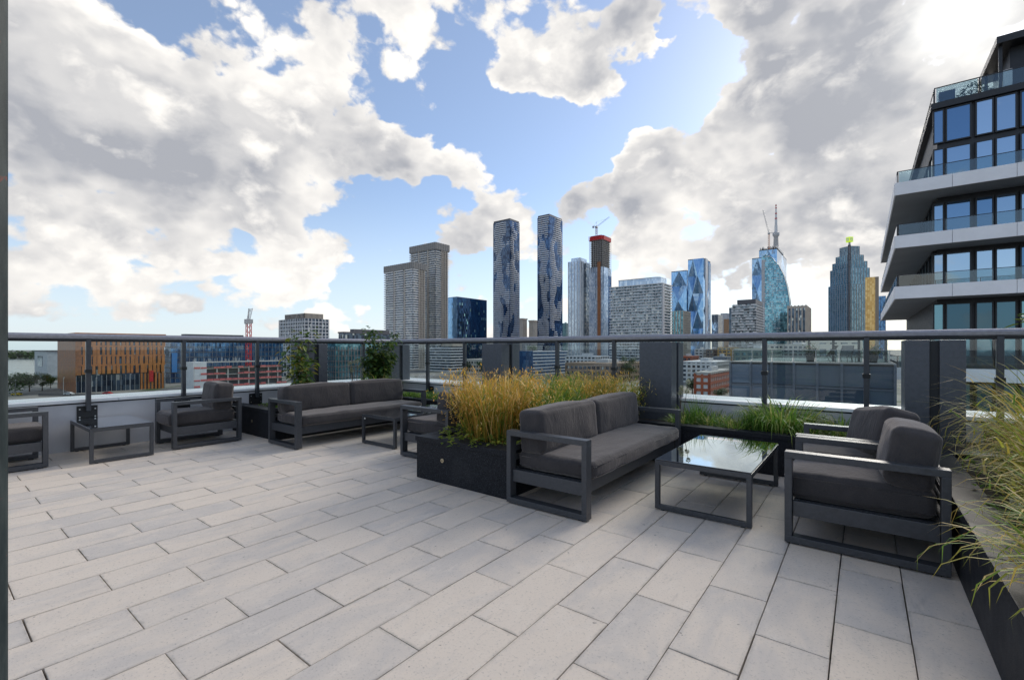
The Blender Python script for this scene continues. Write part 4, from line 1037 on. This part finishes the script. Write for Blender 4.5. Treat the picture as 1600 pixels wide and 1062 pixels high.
# --- low city between the towers
low = [('low_block', 'low white terrace of townhouses with square windows', 1066, 1118, 1141, 566, 330, white, gl_dark, 3.2),
 ('brick_house', 'flat-roofed red brick building with rows of pale arched windows', 1086, 1108, 1142, 583, 232, brick, white, 3.4),
 ('low_block', 'red brick low block left of the townhouses', 1060, 1080, 1092, 557, 430, brick, gl_dark, 3.2),
 ('low_block', 'ochre brick walk-up block behind the townhouses', 1122, 1142, 1166, 543, 480, ochre, gl_dark, 3.2),
 ('low_block', 'white-fronted low block beside the ochre walk-up', 1086, 1098, 1108, 546, 520, white, gl_dark, 3.4),
 ('low_block', 'grey-brown low block with tiny windows behind the townhouses', 1104, 1114, 1128, 546, 500, plain('grey_brown', (.24, .19, .16), .9), gl_dark, 3.2),
 ('low_block', 'maroon brick block beside the ochre walk-up', 1134, 1140, 1146, 540, 520, dorange, gl_dark, 3.2),
 ('low_block', 'slate-grey roofed hall behind the townhouses', 1114, 1134, 1142, 558, 380, plain('slate', (.13, .16, .20), .6), gl_dark, 4),
 ('low_block', 'teal-glazed low office behind the podium terrace', 1148, 1196, 1222, 545, 300, plain('pale_green_panel', (.36, .40, .33), .7), gl_teal, 3.2),
 ('low_block', 'pale low office beyond the podium terrace plants', 1196, 1262, 1292, 538, 420, plain('pale_stone', (.55, .53, .47), .8), gl_dark, 3.4),
 ('low_block', 'cream hall wall behind the deck chairs', 1262, 1345, 1348, 533, 190, plain('cream_render', (.70, .66, .54), .8), gl_cond, 5.),
 ('low_block', 'white strip-windowed depot in front of the pale blue tower', 884, 930, 952, 557, 400, white, gl_dark, 3.6),
 ('low_block', 'brown low warehouse behind the golden grass', 884, 960, 1012, 569, 330, plain('brown_warehouse', (.26, .18, .12), .9), gl_dark, 4.),
 ('low_block', 'pale low shed row beside the podium of the beige towers', 724, 752, 812, 562, 460, plain('pale_shed', (.50, .46, .40), .85), gl_dark, 4.),
 ('low_block', 'dark mid-rise at the foot of the shorter rippling tower', 758, 790, 812, 537, 640, darkg, gl_cond, 3.2),
 ('low_block', 'grey mid-rise between the rippling towers', 816, 828, 842, 536, 800, lightg, gl_dark, 3.2),
 ('low_block', 'dull teal mid-rise right of the taller rippling tower', 878, 884, 890, 505, 1000, plain('dull_teal', (.12, .20, .22), .5), gl_teal, 3.2),
 ('low_block', 'grey mid-rise behind the striped office block', 1262, 1290, 1302, 536, 900, lightg, gl_dark, 3.4)]
for (nm, lab, xl, xc, xr, yt, D, m_, g_, pv) in low:
    t, a, b, H = building(nm, lab, xl, xc, xr, yt, D)
    core(t, a, b, H-.2, g_, .35); slabs(t, a, b, 0, H-.3, pv, pv*.42, 0, m_, 'wall_bands'); fins(t, a, b, 0, H, 3.6, 1.3, .03, m_, 'piers')
    MB().box(-a-.2, .2, -.2, b+.2, H-.5, H+.5).build('roof', m_ if nm != 'brick_house' else conc, t)
    MB().box(-a*.6, -a*.35, b*.3, b*.6, H+.5, H+2.8).build('roof_plant', lightg, t)
# --- street trees, far wood
def tree(label, px, D, ytop, wpx, seed, zb=GZ, name='street_tree', n=1300):
    rnd = random.Random(seed); c = at(px, D); h = zof(ytop, D)-zb; r_ = wpx/FPX*D/2
    t = thing(name, label, 'tree', (c.x, c.y, zb)); tr = MB(); lv = MB()
    tr.bar((0, 0, 0), (0, 0, h*.55), h*.03, 7, h*.018); cl = []
    for k in range(9):
        a = rnd.uniform(0, 6.28); q = Vector((math.cos(a)*r_*rnd.uniform(.2, .75), math.sin(a)*r_*rnd.uniform(.2, .75), h*rnd.uniform(.45, .92)))
        tr.bar((0, 0, h*rnd.uniform(.3, .55)), tuple(q), h*.013, 5, h*.004); cl.append((q, r_*rnd.uniform(.28, .5)))
    for i in range(n):
        q, cr = rnd.choice(cl); u = Vector((rnd.gauss(0, 1), rnd.gauss(0, 1), rnd.gauss(0, .8))).normalized()*cr*rnd.random()**.4
        s = max(.5, r_*.11)
        leaf(lv, q+u, rnd.uniform(0, 6.28), rnd.uniform(-.8, .8), s*rnd.uniform(.7, 1.4), s*.8, rnd.random())
    tr.build('trunk', M['stem'], t); lv.build('crown', M['citytree'], t)
for i, (lab, px, D, yt, wp) in enumerate([('dark green tree by the waterfront road, beside the door jamb', 24, 250, 588, 52), ('round yellow-green tree before the pale grey shed', 46, 268, 585, 34), ('green tree beneath the tall dark shed window', 66, 275, 586, 30), ('small green tree beside the terracotta building', 79, 290, 588, 16),
   ('broad green tree beside the broad white balcony block', 984, 340, 556, 34), ('green street tree behind the golden grass at the navy glass box', 735, 470, 566, 26), ('green street tree in front of the pale shed row', 752, 450, 566, 20), ('rounded tree at the corner of the brick building', 1082, 240, 590, 26), ('tree beneath the red brick arches', 1128, 225, 604, 24), ('green roof-garden tree on the white-banded block', 832, 440, 541, 18)]):
    zb = zof(548, 430) if 'roof-garden' in lab else GZ
    tree(lab, px, D, yt, wp, 30+i, zb)
rnd = random.Random(77); fw_m = MB()
for i in range(420):
    px = rnd.uniform(-700, 140); D = rnd.uniform(1085, 1180); c = at(px, D); h = rnd.uniform(12, 22)
    for k in range(26):
        u = Vector((rnd.gauss(0, 1), rnd.gauss(0, 1), rnd.gauss(0, 1))).normalized()*rnd.uniform(.5, 1)
        leaf(fw_m, (c.x+u.x*7, c.y+u.y*7, GZ+h*.55+u.z*h*.45), rnd.uniform(0, 6.28), rnd.uniform(-.7, .7), 5.5, 5, rnd.random())
fo = fw_m.build('far_woods', M['citytree']); fo['kind'] = 'stuff'; fo['label'] = 'dark wooded island shore across the lake'; fo['category'] = 'woods'
# street furniture on the quay
for i, (px, D, h, lab) in enumerate([(24, 246, 8, 'street lamp beside the dark waterfront tree'), (99, 252, 9, 'street lamp at the corner of the terracotta building'), (150, 250, 9, 'street lamp before the glazed ground floor of the terracotta building'), (203, 249, 11, 'tall street lamp near the red banner')]):
    c = at(px, D); t = thing('street_lamp', lab, 'lamp', (c.x, c.y, GZ)); MB().bar((0, 0, 0), (0, 0, h), .14, 6, .09).build('pole', steel, t); MB().bar((0, 0, h), (1.2, 0, h+.3), .07, 5).build('arm', steel, t); MB().box(.9, 1.7, -.2, .2, h+.2, h+.45).build('lamp_head', lightg, t)

# ================================================================== NEIGHBOUR: balcony building and podium wing
nb_white = plain('white_fascia_panel', (.86, .85, .86), .5, 0, .05, .8)
soff = plain('soffit_grey', (.30, .31, .32), .8, 0, .08, .5)
wframe = plain('anthracite_frame', (.028, .030, .034), .45, .3, .15, 3)
blind = pane_mat('balcony_glass', (.62, .72, .74), 1.6, .0)
wing = windows('neighbour_pane', (.03, .06, .09), (.20, .30, .36), 50., 50., .7, .03)
def winpane(name, cA, cB, metal=.75):
    m, n, b = mat(name); oi = n.node('ShaderNodeObjectInfo')
    n.put(b.inputs['Base Color'], n.mix(oi.outputs['Random'], c4(cA), c4(cB))); b.inputs['Metallic'].default_value = metal; b.inputs['Roughness'].default_value = .03
    n.put(b.inputs['Normal'], n.bump(n.noise(n.coord('Object'), .8, 2), .05, .05)); return m
wp = winpane('reflective_window', (.09, .18, .30), (.42, .52, .62), .85); wpd = winpane('deep_window', (.04, .09, .13), (.16, .30, .36), .7)
NY, NX, WX, WY, EY = 35.0, 1.46, 3.25, 37.0, 62.0
XE = 16.
nbt = thing('balcony_building', 'dark glazed apartment building with wrap-around white-edged balconies', 'building', (NX, NY, GZ))
def nbox(mb, x0, x1, y0, y1, z0, z1): return mb.box(x0-NX, x1-NX, y0-NY, y1-NY, z0-GZ, z1-GZ)
nbox(MB(), WX+.25, XE, WY+.25, EY, GZ, 15.7).build('wall', wframe, nbt)
levels = [(.18, .70), (4.90, .72), (7.86, .72), (10.95, .72)]
for zt_, th in levels:
    s = nbox(MB(), NX+.05, XE, NY+.05, EY, zt_-th+.03, zt_-.03).build('balcony_slab', soff, nbt)
    x = NX; 
    while x < XE-.1:
        x2 = min(x+2.45, XE); nbox(MB(), x+.008, x2-.008, NY-.02, NY+.05, zt_-th, zt_).build('fascia_panel', nb_white, s, bevel=.01); x = x2
    y = NY+.052
    while y < EY-.1:
        y2 = min(y+3.0, EY); nbox(MB(), NX-.02, NX+.05, y+.008, y2-.008, zt_-th, zt_).build('fascia_panel', nb_white, s, bevel=.01); y = y2
    gt = zt_+.68; x = NX+.12
    gmb = MB(); nbox(gmb, NX+.1, XE, NY+.09, NY+.13, gt-.03, gt); nbox(gmb, NX+.1, NX+.14, NY+.13, EY, gt-.03, gt); gmb.build('guard_rail', wframe, s)
    while x < XE-1:
        nbox(MB(), x, x+.05, NY+.095, NY+.125, zt_, gt-.03).build('guard_post', wframe, s)
        nbox(MB(), x+.07, x+1.93, NY+.10, NY+.115, zt_+.03, gt-.04).build('guard_pane', blind, s); x += 2.0
    y = NY+.4
    while y < EY-3:
        nbox(MB(), NX+.10, NX+.115, y, y+2.9, zt_+.03, gt-.04).build('guard_pane', blind, s); y += 3.0
# windows on the front wall, storey by storey
def win_row(z0, z1, cols, m_, mid=None):
    for (x0, x1) in cols:
        f = nbox(MB(), x0+.05, x1-.05, WY+.12, WY+.17, z0+.05, z1-.05).build('window', m_, nbt)
        fr = MB(); nbox(fr, x0, x0+.07, WY+.08, WY+.25, z0, z1); nbox(fr, x1-.07, x1, WY+.08, WY+.25, z0, z1); nbox(fr, x0+.07, x1-.07, WY+.08, WY+.25, z0, z0+.07); nbox(fr, x0+.07, x1-.07, WY+.08, WY+.25, z1-.07, z1); fr.build('window_frame', wframe, f)
cols = [(3.3, 3.8), (3.85, 4.95), (5.1, 5.85), (5.9, 6.75), (6.85, 7.25), (7.5, 8.7), (8.8, 10.), (10.2, 11.4), (11.6, 12.8), (13., 14.2)]
for (z0, z1, m_) in ((11.0, 13.15, wp), (13.45, 15.45, wp), (7.9, 9.95, wp), (4.95, 6.95, wp), (2.35, 3.95, wpd), (.3, 2.2, wpd), (-2.6, -.7, wpd), (-5.2, -2.9, wpd)): win_row(z0, z1, cols, m_)
for zt_ in (11.0, 7.9, 4.95, .3):       # side wall windows, receding
    y = WY+.6
    while y < EY-2:
        f = nbox(MB(), WX+.12, WX+.17, y, y+1.7, zt_+.05, zt_+2.1).build('window', wpd, nbt)
        fr = MB(); nbox(fr, WX+.06, WX+.25, y-.1, y, zt_, zt_+2.2); nbox(fr, WX+.06, WX+.25, y, y+1.7, zt_+2.1, zt_+2.2); fr.build('window_frame', wframe, f); y += 1.9
nbox(MB(), WX-.05, XE, WY-.05, EY, 15.5, 15.85).build('roof_edge', wframe, nbt)
gr = MB(); nbox(gr, WX+.1, XE, WY+.1, WY+.14, 16.75, 16.8); nbox(gr, WX+.1, WX+.14, WY+.14, EY, 16.75, 16.8)
for i in range(7): nbox(gr, WX+.1+i*1.9, WX+.15+i*1.9, WY+.1, WY+.14, 15.85, 16.75)
for i in range(12): nbox(gr, WX+.1, WX+.14, WY+.5+i*2, WY+.55+i*2, 15.85, 16.75)
gr.build('roof_guard', wframe, nbt)
for i in range(6): nbox(MB(), WX+.2+i*1.9, WX+1.95+i*1.9, WY+.115, WY+.13, 15.9, 16.74).build('guard_pane', blind, nbt)
pg = MB(); nbox(pg, 6.35, 6.5, 39, 39.15, 15.85, 19.1); nbox(pg, 6.35, 6.5, 43, 43.15, 15.85, 19.1); nbox(pg, 6.2, 16, 38.6, 44, 19.1, 19.5); nbox(pg, 6.9, 16, 39.6, 44, 15.85, 19.1); pg.build('roof_pavilion', wframe, nbt)
nbox(MB(), 6.52, 6.9, 38.98, 39.2, 15.9, 17.6).build('pavilion_panel', nb_white, nbt)
rnd = random.Random(9); rp = MB()
for i in range(500):
    x = rnd.uniform(4.0, 6.2); leaf(rp, (x-NX, 37.6-NY+rnd.uniform(0, .6), 15.9-GZ+rnd.uniform(0, .9)*math.sin((x-4)*1.4)**2+.1), rnd.uniform(0, 6.28), rnd.uniform(-.6, .9), .16, .08, rnd.random())
rp.build('roof_planting', M['citytree'], nbt, kind='stuff')
nbox(MB(), 3.6, 4.3, 37.4, 38, 15.86, 16.6).build('planter_box', plain('blue_planter', (.05, .10, .22), .5), nbt)
# podium wing with glazed face
PX0, PX1, PY, PZ = -7.0, 1.40, 33.0, .45
pt_ = thing('podium_wing', 'dark blue-grey glazed podium wing with a roof terrace', 'building', (PX0, PY, GZ))
def pbox(mb, x0, x1, y0, y1, z0, z1): return mb.box(x0-PX0, x1-PX0, y0-PY, y1-PY, z0-GZ, z1-GZ)
pbox(MB(), PX0+.02, PX1+.05, PY+.2, 48, GZ, PZ-.06).build('wall', wframe, pt_)
pbox(MB(), PX0-.04, PX1+.05, PY-.04, 48, PZ-.06, PZ).build('terrace_deck', plain('deck_paving', (.34, .33, .31), .8), pt_)
prow = [(PZ-.15, -1.0), (-1.08, -2.35), (-2.75, -3.9), (-4.0, -6.2), (-6.3, -8.5), (-8.6, -10.8)]
podm = plain('podium_frame', (.10, .12, .155), .5, .2); nc = 7; pcw = (PX1-PX0)/nc
wpod = winpane('podium_glass', (.13, .19, .29), (.30, .39, .52), .7)
for zi, (z1, z0) in enumerate(prow):
    for i in range(nc):
        x0 = PX0+pcw*i; pbox(MB(), x0+.06, x0+pcw-.06, PY+.06, PY+.10, z0+.05, z1-.03).build('window_pane', wpod, pt_)
for i in range(nc+1): pbox(MB(), PX0+pcw*i-.06, PX0+pcw*i+.06, PY-.06, PY+.2, GZ, PZ-.062).build('mullion', podm, pt_)
for z in (-1.04, -2.55, -3.95, -6.25, -8.55): pbox(MB(), PX0+.06, PX1-.06, PY, PY+.2, z-.05, z+.05).build('transom', podm, pt_)
pbox(MB(), PX0+.06, PX1-.06, PY+.05, PY+.2, -2.75, -2.36).build('spandrel', wframe, pt_)
y = PY+.6
while y < 46:
    for (z1, z0) in prow[:4]: pbox(MB(), PX0-.04, PX0+.0, y, y+1.6, z0+.05, z1-.03).build('window_pane', wpod, pt_)
    y += 1.7
gd = MB(); pbox(gd, PX0+.1, PX1-.1, PY+.1, PY+.14, PZ+.72, PZ+.75); pbox(gd, PX0+.1, PX0+.14, PY+.14, 46, PZ+.72, PZ+.75)
for i in range(8): pbox(gd, PX0+.1+i*1.15, PX0+.13+i*1.15, PY+.1, PY+.14, PZ, PZ+.72)
gd.build('terrace_guard', steel, pt_)
for i in range(7): pbox(MB(), PX0+.15+i*1.15, PX0+1.2+i*1.15, PY+.115, PY+.13, PZ+.04, PZ+.71).build('guard_pane', blind, pt_)
# posts of a screen at the back of the terrace
for i in range(4): pbox(MB(), -3.0+i*1.35, -2.86+i*1.35, 37.0, 37.14, PZ, 1.95).build('screen_post', wframe, pt_)
# deck chairs
sling = plain('grey_sling', (.17, .17, .16), .8, 0, .15, 10)
def deck_chair(label, x, y, rz):
    t = thing('deck_chair', label, 'deck chair', (x, y, PZ), rz)
    f = MB()
    for s in (-.3, .3):
        f.bar((-.55, s, .32), (.35, s, .36), .018, 6); f.bar((.30, s, .34), (.78, s, 1.02), .018, 6); f.bar((-.45, s, .33), (-.45, s, 0), .016, 6); f.bar((.35, s, .36), (.55, s, 0), .016, 6); f.bar((-.2, s, .56), (.45, s, .56), .016, 6); f.bar((-.2, s, .56), (-.2, s, .33), .014, 6)
    f.build('frame', M['black'], t)
    MB().tri((-.55, -.28, .33), (.33, -.28, .37), (.33, .28, .37), (-.55, .28, .33)).build('sling_seat', sling, t)
    MB().tri((.33, -.28, .38), (.78, -.28, 1.02), (.78, .28, 1.02), (.33, .28, .38)).build('sling_back', sling, t)
deck_chair('reclined grey deck chair beside the left terrace flower pot', -2.05, 34.5, R(-15))
deck_chair('dark upright deck chair in the middle of the podium terrace', -.95, 34.7, R(75))
deck_chair('deck chair next to the right terrace flower pot on the podium', -.05, 34.9, R(20))
def pot(label, x, y, seed):
    t = thing('flower_pot', label, 'flower pot', (x, y, PZ)); rnd = random.Random(seed)
    MB().bar((0, 0, 0), (0, 0, .55), .20, 12, .28).build('pot', M['black'], t); lv = MB(); fl = MB()
    for i in range(220):
        u = Vector((rnd.gauss(0, .2), rnd.gauss(0, .2), abs(rnd.gauss(0, .2)))); leaf(lv, (u.x, u.y, .55+u.z), rnd.uniform(0, 6.28), rnd.uniform(-.3, .9), .16, .07, rnd.random())
        if i < 40: leaf(fl, (u.x, u.y, .68+u.z), rnd.uniform(0, 6.28), rnd.uniform(-.3, .9), .08, .07, rnd.random())
    lv.build('foliage', M['citytree'], t); fl.build('flowers', plain('pink_petal', (.55, .20, .18), .7), t)
pot('left black flower pot on the podium terrace', -2.65, 34.4, 1); pot('right black flower pot on the podium terrace', .45, 34.6, 2)
# leafy branch tip poking in at the right
c = at(1592, 3.4); t = thing('tree_branch', 'leafy green branch tip hanging in by the balcony building', 'branch', (c.x, c.y, 1.50)); rnd = random.Random(2); lv = MB(); st = MB()
e2 = at(1640, 3.4)-c; st.bar((e2.x, e2.y, .05), (0, 0, .0), .006, 5, .003)
for i in range(16):
    f = rnd.random(); leaf(lv, (e2.x*f, e2.y*f, .05*f+rnd.uniform(-.02, .03)), rnd.uniform(0, 6.28), rnd.uniform(-.5, .3), .09, .04, rnd.uniform(.5, .9))
st.bar((e2.x, e2.y, .05), (e2.x*1.6, e2.y*1.6, -1.12), .008, 5)
st.build('twig', M['stem'], t); lv.build('leaves', M['leaf'], t)
# ---- cars on the waterfront road
def car(label, px, D, col):
    c = at(px, D); t = thing('parked_car', label, 'car', (c.x, c.y, GZ+.06), YAW+R(8)); m_ = plain('car_paint', col, .3, .2)
    b = MB(); b.v = []; pr = [(-2.1, .35), (2.1, .35), (2.15, .8), (1.3, .95), (.75, 1.42), (-.9, 1.45), (-1.6, .98), (-2.15, .9)]
    n = len(pr)
    for y in (-.85, .85): b.v += [(x, y, z) for x, z in pr]
    for k in range(n): b.f.append((k, (k+1) % n, n+(k+1) % n, n+k))
    b.f += [tuple(range(n)), tuple(range(n, 2*n))]; b.build('body', m_, t)
    g = MB(); g.box(-1.2, .85, -.87, .87, .98, 1.34); g.build('windows', gl_dark, t)
    for x in (-1.3, 1.3):
        for y in (-.8, .8): MB().bar((x, y-.1, .32), (x, y+.1, .32), .32, 12).build('wheel', M['black'], t)
for lab, px, D, col in (('small yellow car on the waterfront road near the door jamb', 26, 247, (.6, .42, .03)), ('white car parked by the terracotta building corner', 108, 250, (.7, .7, .7)), ('red car before the glazed ground floor', 168, 252, (.5, .03, .03)), ('grey car near the red banner', 214, 250, (.2, .2, .22)), ('dark car beside the building site panel wall', 262, 250, (.04, .04, .05))): car(lab, px, D, col)
